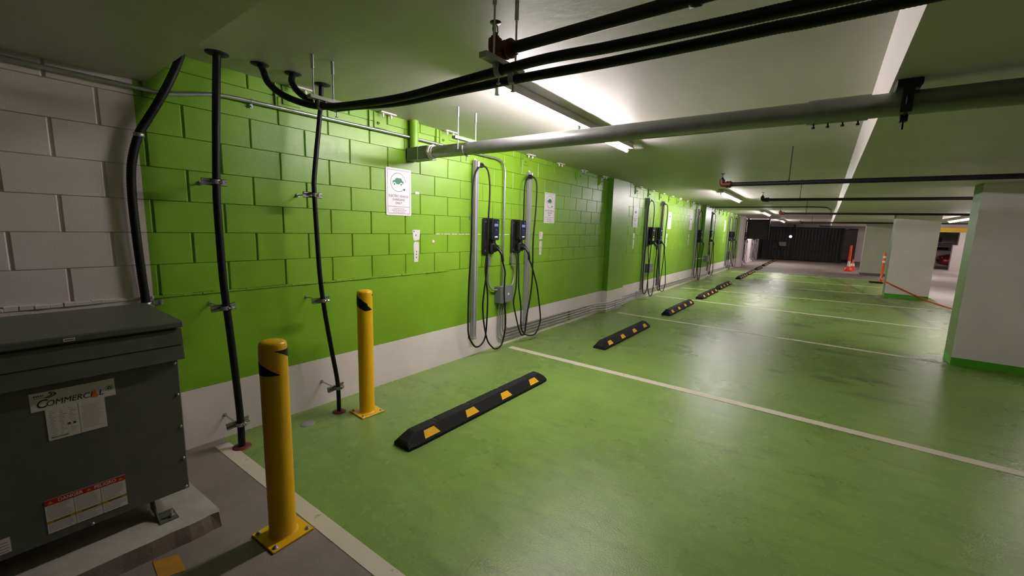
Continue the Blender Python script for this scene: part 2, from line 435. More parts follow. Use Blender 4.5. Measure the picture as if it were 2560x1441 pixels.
# left wall, bay by bay: concrete upstand below, blockwork above, each block its own piece
COURSE, BL = .1945, .3765
BASE = 1.047
def bay(y0, y1, blocks, nm='wall_left', m=M_WALL):
    w = MB()
    w.box((-.3, y0, -.2), (.006, y1, BASE-.004), 0, .004)
    w.box((-.3, y0, BASE-.004), (-.010 if blocks else 0.0, y1, 2.8))
    wo = w.build(nm, m, origin=(0, y0, 0), kind='structure')
    if not blocks: return wo
    cache = {}
    for r in range(8):
        z0 = BASE + r*COURSE + .0012; z1 = min(BASE + (r+1)*COURSE - .0012, 2.60)
        j0 = 1.082 if r % 2 == 0 else 1.268
        k = math.floor((y0-j0)/BL)
        while j0 + k*BL < y1:
            ga = .0052 if j0+k*BL < 1.3 else .0040; gb = .0052 if j0+(k+1)*BL < 1.3 else .0040
            a = max(j0+k*BL+ga, y0); b = min(j0+(k+1)*BL-gb, y1); k += 1
            if b-a < .03: continue
            key = (round(b-a, 3), round(z1-z0, 3))
            if key not in cache:
                L, H = b-a, z1-z0; e = .004; hl, hh = L/2, H/2
                vs = [(-.03, -hl, -hh), (-.03, hl, -hh), (-.03, hl, hh), (-.03, -hl, hh),
                      (-e, -hl, -hh), (-e, hl, -hh), (-e, hl, hh), (-e, -hl, hh),
                      (0, -hl+e*1.3, -hh+e*.35), (0, hl-e*1.3, -hh+e*.35), (0, hl-e*1.3, hh-e*.35), (0, -hl+e*1.3, hh-e*.35)]
                fs = [(8, 9, 10, 11)] + [(i, (i+1) % 4, 4+(i+1) % 4, 4+i) for i in range(4)] + [(4+i, 4+(i+1) % 4, 8+(i+1) % 4, 8+i) for i in range(4)]
                me = bpy.data.meshes.new('block'); me.from_pydata(vs, [], fs); me.materials.append(m); me.update()
                cache[key] = me
            o = bpy.data.objects.new('block', cache[key]); COL.objects.link(o); o.parent = wo
            o.location = (random.uniform(-.0012, .0012), (a+b)/2-y0, (z0+z1)/2)
    return wo
bay(-1.2, 7.15, True)
bay(7.15, 14.45, True)
bay(14.45, 21.9, False, 'wall_left', M_FARWALL)
bay(21.9, YF, False, 'wall_left', M_FARWALL)
bay(YN, -1.2, False, 'wall_left', M_FARWALL)
for i, (a, b) in enumerate(((7.15, 7.9), (14.45, 15.25), (21.9, 22.5))):
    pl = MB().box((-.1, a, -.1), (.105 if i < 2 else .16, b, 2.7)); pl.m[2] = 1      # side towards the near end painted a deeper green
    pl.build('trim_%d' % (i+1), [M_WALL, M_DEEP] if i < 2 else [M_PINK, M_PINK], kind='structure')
# mortar smear and ledge along the top of the concrete upstand, white stretch beside the transformer
lb = MB()
for i in range(78):
    ya = -.9+i*.052; hgt = (.010+random.random()*.012)*(1 if ya < .8 else .55)
    lb.box((-.004, ya, BASE-.012), (.011+random.random()*.007, ya+.053, BASE-.006+hgt), 0, .003)
lb.build('trim_4', M_WALL, kind='structure')

# columns on the right: white faces, sage edges, green painted foot
def column(x0, x1, y0, y1, top, nm, sage=M_SAGE, foot=M_BASEGREEN, face=M_WHITE):
    c = MB()
    for (za, zb, f) in ((0, .095, 1), (.095, top, 0)):
        mi_side, mi_front = (2, 2) if f else (1, 0)
        c.add([(x0, y0, za), (x0, y1, za), (x0, y1, zb), (x0, y0, zb)], [(0, 3, 2, 1)], mi_side)
        c.add([(x0, y0, za), (x1, y0, za), (x1, y0, zb), (x0, y0, zb)], [(0, 1, 2, 3)], mi_front)
        c.add([(x1, y0, za), (x1, y1, za), (x1, y1, zb), (x1, y0, zb)], [(0, 1, 2, 3)], mi_front)
        c.add([(x0, y1, za), (x1, y1, za), (x1, y1, zb), (x0, y1, zb)], [(0, 3, 2, 1)], mi_front)
    c.add([(x0, y0, top), (x1, y0, top), (x1, y1, top), (x0, y1, top)], [(0, 1, 2, 3)], 0)
    return c.build(nm, [face, sage, foot], kind='structure')
column(4.65, 5.52, 7.25, 7.62, zs(7.62)+.01, 'trim_5')
column(4.645, 5.48, 14.53, 14.98, zs(14.9)+.01, 'trim_6')
M_SAGE2 = mat('pale_sage', 'b9bda8', .5, 0, .05, 4)
column(4.54, 5.4, 22.3, 22.75, zs(22.7)+.01, 'trim_7', M_SAGE2, M_GREY, M_SAGE2)
column(4.75, 5.6, 32.0, 32.4, 2.3, 'trim_8', M_PINK, M_GREY, M_PINK)
# far right background walls of the drive lane
MB().box((8.45, 30.2, 0), (10.5, 30.45, 1.28)).box((8.62, 30.2, 1.28), (10.5, 30.45, zs(30))).build('wall_lane', M_PINK, kind='structure')
MB().box((6.9, 34.2, 0), (9.2, 34.4, 1.4)).build('trim_9', M_PINK, kind='structure')

# ------------------------------------------------------------------ floor markings
def line(p, q, w, label):
    p, q = Vector((*p, 0)), Vector((*q, 0)); d = (q-p).normalized(); n = Vector((-d.y, d.x, 0))*w/2
    poly = [p-n, q-n, q+n, p+n]
    m = MB().add([v+Vector((0, 0, .0004)) for v in poly]+[v+Vector((0, 0, .0022)) for v in poly],
                 [(0, 3, 2, 1), (4, 5, 6, 7), (0, 1, 5, 4), (1, 2, 6, 5), (2, 3, 7, 6), (3, 0, 4, 7)])
    return tag(m.build('parking_line', M_LINE), label, 'floor marking', 'white parking bay lines')
line((.10, .935), (2.6, 1.005), .082, 'worn white line between grey concrete and green floor, beside the nearest yellow bollard')
line((.15, 4.125), (5.0, 4.102), .095, 'white bay line starting under the nearest pair of chargers, between the first two wheel stops')
line((.28, 7.285), (4.62, 7.262), .085, 'white bay line ending at the foot of the nearest white column')
line((.15, 9.92), (5.2, 9.98), .085, 'white bay line between the third and fourth wheel stops')
line((.2, 11.95), (5.5, 12.70), .08, 'white bay line between the fourth and fifth wheel stops')
line((.3, 14.15), (4.6, 14.84), .08, 'white bay line ending at the foot of the second white column')
line((.3, 16.4), (4.8, 17.15), .08, 'thin white bay line just beyond the second white column')
line((.3, 18.8), (4.9, 19.75), .08, 'farthest white bay line, near where the green floor ends')
q = [(1.005, .385), (1.03, .475), (1.135, .47), (1.235, .44), (1.21, .33), (1.02, .33)]
q = [(1.0, .372), (1.135, .362), (1.168, .448), (1.032, .456)]
tag(MB().prism(q, lambda u, v, t: Vector((u, v, t)), .0004, .002).build('floor_marking', M_YPATCH), 'small square of faded yellow paint on the grey floor by the concrete pad', 'floor marking')
tag(MB().lathe((.245, 1.452, 0), [(.052, .0003), (.050, .004), (.02, .005), (0, .005)], 24).build('floor_cap', M_DISC), 'small round grey cap set in the green floor behind the near bollard', 'cap')

# ------------------------------------------------------------------ concrete pad and transformer
pad = thing('concrete_pad', 'low chipped concrete pad carrying the dark grey transformer', 'concrete pad', (.55, .1, 0))
edge = [(.968, -1.0), (.966, -.6), (.970, -.3), (.966, .0), (.969, .15), (.967, .28), (.970, .38), (.968, .46), (.974, .52), (.972, .57), (.966, .605), (.972, .640), (.950, .648), (.88, .645), (.80, .641), (.70, .634), (.60, .628), (.40, .620), (.09, .606)]
top = [(.09, -1.0)] + edge
bot = [(.09, -1.0)] + [(x+.012 if y < .62 else x+.008, y+(.006 if y > .6 else 0)) for x, y in edge]
n = len(top); m = MB()
m.add([(x, y, .08) for x, y in top]+[(x, y, 0) for x, y in bot], [tuple(range(n))])
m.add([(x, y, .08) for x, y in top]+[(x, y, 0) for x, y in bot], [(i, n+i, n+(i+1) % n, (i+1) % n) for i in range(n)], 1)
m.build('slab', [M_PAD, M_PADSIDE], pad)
TX, TY0, TY1 = .81, -.42, .572
tr = thing('transformer', 'dark grey ventilated transformer cabinet on a concrete pad against the white wall', 'transformer', (.52, .08, .08))
MB().box((.20, TY0, .178), (TX, TY1, 1.005), 0, .004).build('body', M_ENCL, tr)
MB().box((.185, TY0-.03, 1.012), (.838, .600, 1.043), 0, .006).build('lid', M_ENCL, tr)
for k, (zt, zb, xo) in enumerate(((1.006, .930, .834), (.932, .858, .842))):
    L = MB()
    for a, b in ((TY0-.02, .592),):
        sec = [(TX-.002, zt), (xo-.012, zt-.006), (xo, zb), (xo-.008, zb), (xo-.02, zt-.02), (TX-.002, zt-.02)]
        vs = [(x, a, z) for x, z in sec]+[(x, b, z) for x, z in sec]; nn = len(sec)
        L.add(vs, [tuple(range(nn)), tuple(range(nn, 2*nn))[::-1]]+[(i, nn+i, nn+(i+1) % nn, (i+1) % nn) for i in range(nn)])
    # side return of the louvre flap
    L.add([(.22, TY1-.001, zt), (TX, TY1-.001, zt), (xo, .592, zb), (.22, .600, zb), (.22, TY1-.001, zt-.01), (TX, TY1-.001, zt-.01), (xo-.006, .588, zb), (.22, .594, zb)],
          [(0, 3, 2, 1), (4, 5, 6, 7), (2, 3, 7, 6), (0, 1, 5, 4)])
    L.build('louver_flap', M_ENCL, tr)
for z in (.836, .678, .513, .346, .192):
    s_ = MB().lathe((TX, .558, z), [(.007, 0), (.007, .003), (.004, .005), (0, .006)], 10, 0, 0); s_.build('screw', M_GALV, tr)
MB().lathe((TX, .223, .187), [(.007, 0), (.007, .003), (.004, .005), (0, .006)], 10, 0, 0).build('screw', M_GALV, tr)
for yf in (.47, -.33):
    ft = MB().box((.775, yf-.035, .0805), (.872, yf+.035, .0865))
    ft.prism([(0, 0), (.15, 0), (.10, .03), (.06, .098), (0, .098)], lambda u, v, t, yf=yf: Vector((.70+u, yf-.035+t, .0865+v)), 0, .005)
    f_ = ft.build('mounting_foot', M_ENCL, tr)
    MB().cyl((.845, yf+.015, .0865), (.845, yf+.015, .096), .013, 6, sm=False).cyl((.845, yf+.015, .096), (.845, yf+.015, .125), .006, 8).build('anchor_bolt', M_GALV, f_)
def label_plate(name, y0, y1, z0, z1, m=M_LABEL, parent=tr, x=TX):
    return MB().box((x+.0002, y0, z0), (x+.0014, y1, z1)).build(name, m, parent)
def bars(rects, x, nm, m, parent):
    b = MB()
    for (a, c, d, e) in rects: b.add([(x, a, d), (x, c, d), (x, c, e), (x, a, e)], [(0, 1, 2, 3)])
    return b.build(nm, m, parent)
lp = label_plate('name_label', .097, .343, .747, .823)
F1 = wallfn(TX+.0015, 0, 0)
def fr(y, z, x=TX+.0016): return lambda u, v, t: Vector((x+t, y+u, z+v))
lettering('C', .047, fr(.110, .7735), lp, M_NAVY, 'LEFT', fit=.030, bold=.0004, shear=.2)
lettering('OMMERC', .033, fr(.1375, .771), lp, M_NAVY, 'LEFT', fit=.124, bold=.0, shear=.2)
lettering('I', .033, fr(.2635, .771), lp, M_NAVY, 'LEFT', fit=.008, bold=.0002, shear=.2)
lettering('L', .033, fr(.290, .771), lp, M_NAVY, 'LEFT', fit=.014, bold=.0003, shear=.2)
MB().prism([(.2665, .758), (.2895, .758), (.280, .792)], F1, .0003, .0009).build('triangle_mark', M_ORANGE, lp)
bars([(.108, .112, .806, .812), (.114, .118, .806, .812), (.120, .124, .806, .812), (.126, .130, .806, .812), (.132, .135, .806, .812), (.108, .150, .7995, .8010)], TX+.0018, 'small_print', M_INK, lp)
sw = MB()
for k, (ra, rb) in enumerate(((.016, .021), (.009, .014))):
    pts = []
    for a in range(-100, 70, 12): pts.append((ra*1.35*math.cos(math.radians(a)), ra*.62*math.sin(math.radians(a))))
    for a in range(68, -102, -12): pts.append((rb*1.35*math.cos(math.radians(a)), rb*.62*math.sin(math.radians(a))))
    for i in range(len(pts)//2-1):
        j = len(pts)-1-i
        sw.add([fr(.142, .808)(*pts[i], .0004), fr(.142, .808)(*pts[i+1], .0004), fr(.142, .808)(*pts[j-1], .0004), fr(.142, .808)(*pts[j], .0004)], [(0, 1, 2, 3)])
sw.build('swoosh_mark', M_INK, lp)
em = MB(); R0 = fr(.325, .784)
for i in range(24):
    a, b = 2*math.pi*i/24, 2*math.pi*(i+1)/24
    em.add([R0(.0125*math.cos(a), .0125*math.sin(a), .0004), R0(.0125*math.cos(b), .0125*math.sin(b), .0004), R0(.0112*math.cos(b), .0112*math.sin(b), .0004), R0(.0112*math.cos(a), .0112*math.sin(a), .0004)], [(0, 3, 2, 1)])
for k in range(3):
    a = math.radians(90+120*k); ca, sa = math.cos(a), math.sin(a)
    loc = [(-.0045, .002), (.0045, .002), (.0055, .0065), (.001, .0085), (-.004, .007)]
    em.add([R0(u*sa+v*ca, -u*ca+v*sa, .0004) for u, v in loc], [tuple(range(5))])
em.build('recycling_mark', M_SIGNGREEN, lp)
rp = label_plate('rating_label', .133, .306, .613, .7468)
rl = [(.2255, .2268, .616, .745), (.141, .190, .6205, .628)]
for k in range(15):
    z = .735-k*.0072
    for j in range(3):
        a = .139+j*.028+random.uniform(0, .006); rl.append((a, a+random.uniform(.006, .02), z, z+.0022))
for k in range(14):
    z = .728-k*.0074; rl.append((.234, .234+random.uniform(.045, .064), z, z+.0014))
bars(rl, TX+.0016, 'small_print', M_INKSOFT, rp)
bars([(.190, .199, .664, .673), (.206, .214, .664, .673)], TX+.0019, 'certification_mark', M_INK, rp)
dl = label_plate('danger_label', .096, .341, .217, .364)
bars([(.096, .341, .339, .364)], TX+.0016, 'red_header', M_RED, dl)
bars([(.096, .341, .259, .271)], TX+.0016, 'gold_band', M_GOLD, dl)
lettering('DANGER', .020, fr(.170, .3515), dl, M_LABEL, fit=.073, bold=.0003, depth=.0008)
lettering('PELIGRO', .020, fr(.2765, .3515), dl, M_LABEL, fit=.069, bold=.0003, depth=.0008)
for y in (.112, .225, .326):
    t_ = MB(); t_.add([fr(y, .351)(-.008, -.006, .0007), fr(y, .351)(.008, -.006, .0007), fr(y, .351)(0, .0075, .0007)], [(0, 1, 2)]); t_.build('warning_triangle', M_GOLD, dl)
ink = [(.1775, .1790, .217, .339), (.2595, .261, .217, .339)]
soft = []
for c0, c1 in ((.100, .174), (.183, .256), (.265, .337)):
    for k in range(8): soft.append((c0, c1-random.uniform(0, .02), .331-k*.0075, .3335-k*.0075))
    for k in range(5): soft.append((c0, c1-random.uniform(0, .02), .252-k*.0068, .2545-k*.0068))
    ink.append((c0+.015, c1-.012, .2625, .2675))
bars(ink, TX+.0019, 'printed_rules', M_INK, dl); bars(soft, TX+.0017, 'small_print', M_INKSOFT, dl)
sl = label_plate('spec_label', -.075, -.002, .206, .268)
bars([(-.07, -.008, .212+k*.012, .216+k*.012) for k in range(4)], TX+.0016, 'small_print', M_INKSOFT, sl)
ll = label_plate('lid_label', .206, .239, 1.021, 1.033, M_LABEL, tr, .8385)
bars([(.209, .236, 1.025, 1.029)], .8401, 'small_print', M_INK, ll)

# ------------------------------------------------------------------ bollards
def bollard(loc, h, label, turn, style):
    b = thing('bollard', label, 'bollard', loc, 'yellow steel bollards'); x, y, _ = loc; r = .0595
    R = Matrix.Rotation(turn, 3, 'Z')
    bp = MB(); bp.box((x-.10, y-.10, .001), (x+.10, y+.10, .011), 0, .002, R, loc); bp.build('base_plate', M_YELLOW, b)
    for sx in (-1, 1):
        for sy in (-1, 1):
            c = Vector(loc) + R @ Vector((sx*.078, sy*.078, 0))
            MB().lathe(c, [(.013, .011), (.013, .013), (.009, .013), (.009, .020), (.004, .023), (0, .023)], 8).build('bolt', M_GALVD, b)
    n = 36
    prof = [(r+.008, .011), (r+.002, .017), (r, .02), (r, h-.035), (r*.985, h-.022), (r*.92, h-.010), (r*.75, h-.003), (r*.4, h), (0, h+.001)]
    MB().lathe((x, y, 0), prof, n).build('post', M_YELLOW, b)
    # black reflective chevrons wrapped around the top
    ang = math.atan2(0-y, CX-x)
    def wrap(poly, k=10):
        m_ = MB(); rr = r+.0008
        # polygon given as (angle offset in degrees to the viewer's right, height below the top)
        P = [(math.radians(a), z) for a, z in poly]
        tri = [(P[0], P[i], P[i+1]) for i in range(1, len(P)-1)]
        for A, B, C in tri:
            idx = {}; vs = []; fs = []
            for i in range(k+1):
                for j in range(k+1-i):
                    w = (i/k, j/k, 1-(i+j)/k)
                    a = A[0]*w[0]+B[0]*w[1]+C[0]*w[2]; z = A[1]*w[0]+B[1]*w[1]+C[1]*w[2]
                    idx[(i, j)] = len(vs); vs.append((x+rr*math.cos(ang+a), y+rr*math.sin(ang+a), h-z))
            for i in range(k):
                for j in range(k-i):
                    fs.append((idx[(i, j)], idx[(i+1, j)], idx[(i, j+1)]))
                    if i+j < k-1: fs.append((idx[(i+1, j)], idx[(i+1, j+1)], idx[(i, j+1)]))
            m_.add(vs, fs, 0, True)
        return m_
    for poly in style: wrap(poly).build('chevron_tape', M_BLACK, b)
    return b
bollard((1.262, .815, 0), .985, 'yellow bollard in front, standing on grey concrete beside the white line', math.radians(4),
        [[(-90, .085), (-90, .155), (25, .155), (-30, .115)], [(5, .040), (62, .040), (110, .040), (110, .090), (85, .085)], [(130, .04), (190, .04), (250, .155), (200, .155)]])
bollard((.403, 1.862, 0), 1.012, 'yellow bollard at the back, standing on the green floor near the wall', math.radians(-3),
        [[(-75, .030), (-20, .075), (20, .105), (20, .125), (60, .155), (0, .160), (-85, .110)], [(60, .035), (110, .035), (110, .080)], [(150, .04), (200, .04), (250, .155), (200, .155)]])

# ------------------------------------------------------------------ wheel stops
def wheel_stop(loc, L, label):
    x, y, _ = loc
    w = thing('wheel_stop', label, 'wheel stop', loc, 'black rubber wheel stops with yellow strips')
    hw, ht, H = .088, .038, .100
    m_ = MB(); secs = []
    S = [(-L/2, .42), (-L/2+.012, .55), (-L/2+.085, 1.0), (-L/2+.13, 1.0)]
    for f in (-.33, -.12, .12, .33): S += [(f*L-.03, 1.0), (f*L-.022, .965), (f*L+.022, .965), (f*L+.03, 1.0)]
    S += [(L/2-.13, 1.0), (L/2-.085, 1.0), (L/2-.012, .55), (L/2, .42)]
    vs = []
    for (yy, k) in S:
        h = H*k; t = ht + (hw-ht)*(1-k)*.85; e = min(.86, .3+k*.2) if k < .9 else 1
        b_ = hw if k > .9 else hw*(.86+.14*k)
        vs += [(x-b_, y+yy, 0), (x-b_, y+yy, .022), (x-t, y+yy, h-.006), (x-t+.008, y+yy, h), (x+t-.008, y+yy, h), (x+t, y+yy, h-.006), (x+b_, y+yy, .022), (x+b_, y+yy, 0)]
    N = len(S)
    m_.add(vs, [(i*8+k, (i+1)*8+k, (i+1)*8+(k+1) % 8, i*8+(k+1) % 8) for i in range(N-1) for k in range(8)] + [tuple(range(8)), tuple(range((N-1)*8, N*8))[::-1]])
    m_.build('rubber_body', M_RUBBER, w)
    for f in (-.375, -.128, .128, .378):
        for side in (1, -1):
            c = f*L
            z0, z1 = .036, .082
            def P(yy, z): return Vector((x+side*(hw-(hw-ht)*(z-.022)/(.094-.022)+.0012), y+c+yy*side, z))
            MB().add([P(-.072, z0), P(.072, z0), P(.035, z1), P(-.060, z1)], [(0, 1, 2, 3)]).build('reflective_strip', M_YSTRIP, w)
    for f in (-.33, -.12, .12, .33):
        MB().lathe((x, y+f*L, H*.965-.001), [(.016, 0), (.016, .003), (.010, .004), (0, .004)], 8).build('bolt_head', M_BLKIRON, w)
    return w
ws0 = wheel_stop((1.068, 2.555, 0), 1.74, 'nearest black rubber wheel stop, on the green floor by the two bollards')
wl = [(1.058, 5.70, 'second black wheel stop, just past the bay line under the first chargers'),
      (1.045, 8.57, 'third black wheel stop from the front, beyond the second one on its own'),
      (1.055, 11.07, 'fourth black wheel stop from the front, close behind the third'),
      (1.03, 13.22, 'fifth black wheel stop from the front, opposite the third pair of chargers'),
      (1.02, 16.65, 'sixth black wheel stop from the front, past a wide gap'),
      (1.03, 18.65, 'seventh black wheel stop, last one standing on green floor'),
      (1.0, 21.4, 'eighth black wheel stop, first one standing on the far bare concrete'),
      (.97, 24.3, 'ninth black wheel stop, third from the far gate on bare concrete'),
      (.96, 26.6, 'tenth black wheel stop, second from the far gate'),
      (.95, 28.9, 'farthest black wheel stop, right before the dark gate')]
for x, y, l in wl: dup(ws0, (x, y, 0), l)

# ------------------------------------------------------------------ lamps
def lamp(y0, y1, label, tube, x=1.405, z=None, group='fluorescent strip lights'):
    z = z if z is not None else zc((y0+y1)/2)
    sl = (zc(y1)-zc(y0))/(y1-y0); c = (x, (y0+y1)/2, z)
    l = thing('strip_light', label, 'ceiling light', c, group)
    def sh(mb_): 
        for v in mb_.v: v.z += sl*(v.y-c[1])
        return mb_
    MB_ = MB(); sec = [(-.058, -.003), (.058, -.003), (.058, -.010), (.052, -.012), (.054, -.042), (.062, -.058), (.062, -.061), (-.062, -.061), (-.062, -.058), (-.054, -.042), (-.052, -.012), (-.058, -.010)]
    ns = len(sec)
    MB_.add([(x+u, y0, z+v) for u, v in sec]+[(x+u, y1, z+v) for u, v in sec], [tuple(range(ns))[::-1], tuple(range(ns, 2*ns))]+[(i, (i+1) % ns, ns+(i+1) % ns, ns+i) for i in range(ns)])
    sh(MB_).build('channel', M_FIX, l)
    ym = (y0+y1)/2
    for a, b in ((y0+.03, ym-.03), (ym+.03, y1-.03)):
        sh(MB().cyl((x, a, z-.080), (x, b, z-.080), .0170, 12)).build('tube', tube, l)
        for e in (a, b):
            sh(MB().box((x-.014, e-.012, z-.103), (x+.014, e+.012, z-.058), 0, .003)).build('lamp_holder', M_PLASTIC, l)
    sh(MB().box((x-.058, y0-.035, z-.068), (x+.058, y0, z-.003), 0, .006)).build('end_cap', M_FIX, l)
    sh(MB().box((x-.045, y1, z-.05), (x+.045, y1+.02, z-.003), 0, .006)).build('end_cap', M_FIX, l)
    return l
lamp(2.20, 4.50, 'nearest lit fluorescent strip light on the ceiling, crossed by the grey pipe', M_TUBE)
lamp(9.70, 12.1, 'second lit strip light, just beyond the first red sprinkler elbow', M_TUBE, 1.385)
lamp(17.3, 19.6, 'third lit strip light, farther down the row along the wall', M_TUBE, 1.36)
lamp(24.9, 27.2, 'farthest lit strip light of the row, before the dark gate', M_TUBE, 1.36)
lamp(7.3, 9.8, 'lit strip light over the drive lane, outside the picture beside the nearest column', M_TUBEL, 6.08, zs(8.5), 'fluorescent strip lights over the lane')
lamp(14.9, 17.4, 'lit strip light over the drive lane, seen between two white columns', M_TUBEL, 6.08, zs(16.1), 'fluorescent strip lights over the lane')
lamp(22.4, 24.9, 'lit strip light over the drive lane, hidden behind the second white column', M_TUBEL, 6.08, zs(23.6), 'fluorescent strip lights over the lane')
lamp(26.9, 29.4, 'lit strip light over the far lane in front of the red car', M_TUBEL, 9.6, zs(28.1), 'fluorescent strip lights over the lane')
tag(MB().lathe((1.47, 4.64, zc(4.64)-.045), [(.012, 0), (.05, .006), (.058, .02), (.058, .04), (.062, .046)], 20).build('smoke_detector', M_PLASTIC, origin=(1.47, 4.64, zc(4.64)-.045)), 'round white detector on the ceiling at the far end of the nearest strip light', 'detector')

# ------------------------------------------------------------------ black conduits by the transformer
def flange(c, r, m, parent, up=True):
    s_ = -1 if up else 1
    return MB().lathe(c, [(r*.45, s_*.0), (r, s_*.002), (r*.97, s_*.006), (r*.5, s_*.012), (r*.42, s_*.012)], 22).build('flange', m, parent)
C1 = thing('flexible_conduit', 'thick black flexible conduit on the white wall, dropping behind the transformer', 'conduit', (.15, .62, .95))
p1 = cr([(.05, .90, zc(.9)), (.05, .867, 2.408), (.05, .807, 2.270), (.05, .765, 2.182), (.05, .713, 2.083), (.05, .666, 1.986), (.048, .626, 1.829), (.046, .613, 1.652), (.045, .614, 1.426), (.042, .621, 1.170), (.042, .626, 1.002), (.05, .61, .90), (.10, .55, .80)], 12)
MB().tube(resample(p1, .007), .0205, 14, rib=.0018).build('jacket', M_BLACK, C1)
for yy, z, xx in ((.668, 1.990, .05), (.627, 1.012, .042)):
    MB().lathe((xx, yy, z-.011), [(.0235, 0), (.0255, .002), (.0255, .020), (.0235, .022)], 16).build('clamp_band', M_GALV, C1)
MB().box((.008, .660, 1.000), (.030, .712, 1.026), 0, .003).box((.026, .690, .996), (.048, .705, 1.030), 0, .003).build('clamp_arm', M_GALV, C1)
C2 = thing('black_conduit', 'black conduit on stand-offs running floor to ceiling, left of the two', 'conduit', (.235, 1.0, 0), 'black floor to ceiling conduits')
p2 = cr([(.237, 1.022, zc(1.02)), (.235, 1.0, 2.2), (.235, .973, 1.764), (.235, .967, 1.547), (.235, .970, 1.149), (.235, .985, .835), (.235, 1.001, .48), (.235, 1.010, .2), (.235, 1.008, 0.002)], 10)
MB().tube(p2, .0215, 16).build('jacket', M_BLACK, C2); flange((.24, 1.022, zc(1.02)), .062, M_BLKIRON, C2)
MB().lathe((.235, 1.008, 0), [(.058, .001), (.055, .006), (.03, .010), (.022, .010)], 22).build('floor_ring', M_REDRING, C2)
C3 = thing('black_conduit', 'thinner black conduit on stand-offs running floor to ceiling, right of the two', 'conduit', (.233, 1.7, 0), 'black floor to ceiling conduits')
p3 = cr([(.240, 1.66, zc(1.66)), (.235, 1.652, 2.35), (.233, 1.640, 2.25), (.233, 1.587, 1.858), (.233, 1.582, 1.73), (.233, 1.590, 1.396), (.233, 1.60, 1.126), (.233, 1.627, .845), (.233, 1.673, .516), (.233, 1.712, .24), (.233, 1.716, .002)], 10)
MB().tube(p3, .0165, 14).build('jacket', M_BLACK, C3); flange((.262, 1.655, zc(1.655)), .055, M_BLKIRON, C3)
MB().lathe((.233, 1.716, 0), [(.052, .001), (.050, .006), (.026, .010), (.017, .010)], 22).build('floor_ring', M_REDRING, C3)
def strut(y, z, r, label, tilt=0.0, L=.135, xb=.235):
    s_ = thing('strut_bracket', label, 'bracket', (0.03, y, z-.02), 'galvanised strut stand-off brackets')
    R = Matrix.Rotation(tilt, 3, 'X'); ab = (xb, y, z)
    x1 = xb-r-.002; x0 = x1-.022
    ch = MB()
    for a, b in (((x0, y-L/2, z-.020), (x0+.003, y+L/2, z+.020)), ((x0, y-L/2, z-.020), (x1, y+L/2, z-.017)), ((x0, y-L/2, z+.017), (x1, y+L/2, z+.020)),
                 ((x1-.003, y-L/2, z+.010), (x1, y+L/2, z+.020)), ((x1-.003, y-L/2, z-.020), (x1, y+L/2, z-.010))):
        ch.box(a, b, 0, 0, R, ab)
    ch.build('channel', M_GALV, s_)
    MB().cyl((-.012, y-.012, z+.002), (x0+.004, y-.012, z+.002), .0055, 8).build('threaded_rod', M_GALV, s_)
    MB().cyl((-.003, y-.012, z+.002), (.012, y-.012, z+.002), .014, 6, sm=False).build('anchor', M_GALVD, s_)
    n = 16; cl = MB()
    a0 = MB().ring((xb, y, z-.013), (0, 0, 1), r+.0015, n); 
    cl.cyl((xb, y, z-.013), (xb, y, z+.013), r+.0025, 16, caps=False)
    cl.build('clamp_strap', M_GALVD, s_)
    MB().box((xb+.004, y+r-.004, z-.012), (xb+r+.012, y+r+.010, z+.012), 0, .003).cyl((xb+r+.004, y+r-.012, z), (xb+r+.004, y+r+.022, z), .006, 6, sm=False).build('clamp_bolt', M_GALV, s_)
    return s_
for y, z, t, w in ((.972, 1.752, 0, 'upper'), (.972, .968, .05, 'middle'), (1.006, .165, .12, 'lowest')):
    strut(y, z, .0215, '%s galvanised strut bracket holding the left black floor to ceiling conduit' % w, t)
for y, z, t, w in ((1.584, 1.722, 0, 'upper'), (1.615, .935, .05, 'middle'), (1.711, .205, .1, 'lowest')):
    strut(y, z, .0165, '%s galvanised strut bracket holding the right black floor to ceiling conduit' % w, t, .135, .233)

# cables that leave the ceiling and run across under it
def cable(pts, label, fl):
    c = thing('armoured_cable', label, 'cable', pts[0], 'black armoured cables under the ceiling')
    MB().tube(resample(cr(pts, 14), .0055), .0188, 12, rib=.0010).build('jacket', M_BLACK, c)
    flange(fl, .052, M_BLKIRON, c)
    return c
cable([(.283, 1.239, zc(1.24)), (.36, 1.225, 2.44), (.42, 1.225, 2.36), (.50, 1.27, 2.29), (.60, 1.345, 2.245), (.72, 1.392, 2.221), (.95, 1.425, 2.203), (1.40, 1.44, 2.178), (1.81, 1.44, 2.180), (2.06, 1.44, 2.183), (2.3, 1.44, 2.183), (2.55, 1.44, 2.168), (2.84, 1.44, 2.157), (3.06, 1.44, 2.150), (3.6, 1.44, 2.14), (5.0, 1.44, 2.14), (7.0, 1.44, 2.14)],
      'upper black cable sweeping from the ceiling and across to the upper right', (.283, 1.239, zc(1.24)))
cable([(.298, 1.436, zc(1.44)), (.37, 1.39, 2.42), (.45, 1.40, 2.34), (.54, 1.44, 2.285), (.64, 1.475, 2.25), (.72, 1.49, 2.232), (.9, 1.51, 2.222), (1.28, 1.54, 2.196), (1.71, 1.54, 2.185), (2.06, 1.54, 2.176), (2.3, 1.54, 2.166), (2.5, 1.54, 2.158), (2.82, 1.54, 2.151), (3.05, 1.54, 2.148), (3.34, 1.54, 2.143), (5.0, 1.54, 2.14), (7.0, 1.54, 2.14)],
      'lower black cable sweeping from the ceiling and across to the upper right', (.298, 1.436, zc(1.44)))
def rod(x, y, z0, parent, r=.0045, sleeve=True, top=None):
    t = zc(y) if top is None else top
    m_ = MB().cyl((x, y, z0), (x, y, t), r, 8)
    if sleeve: m_.cyl((x, y, t-.075), (x, y, t+.001), r*2.1, 10)
    return m_.build('hanger_rod', M_GALV, parent)
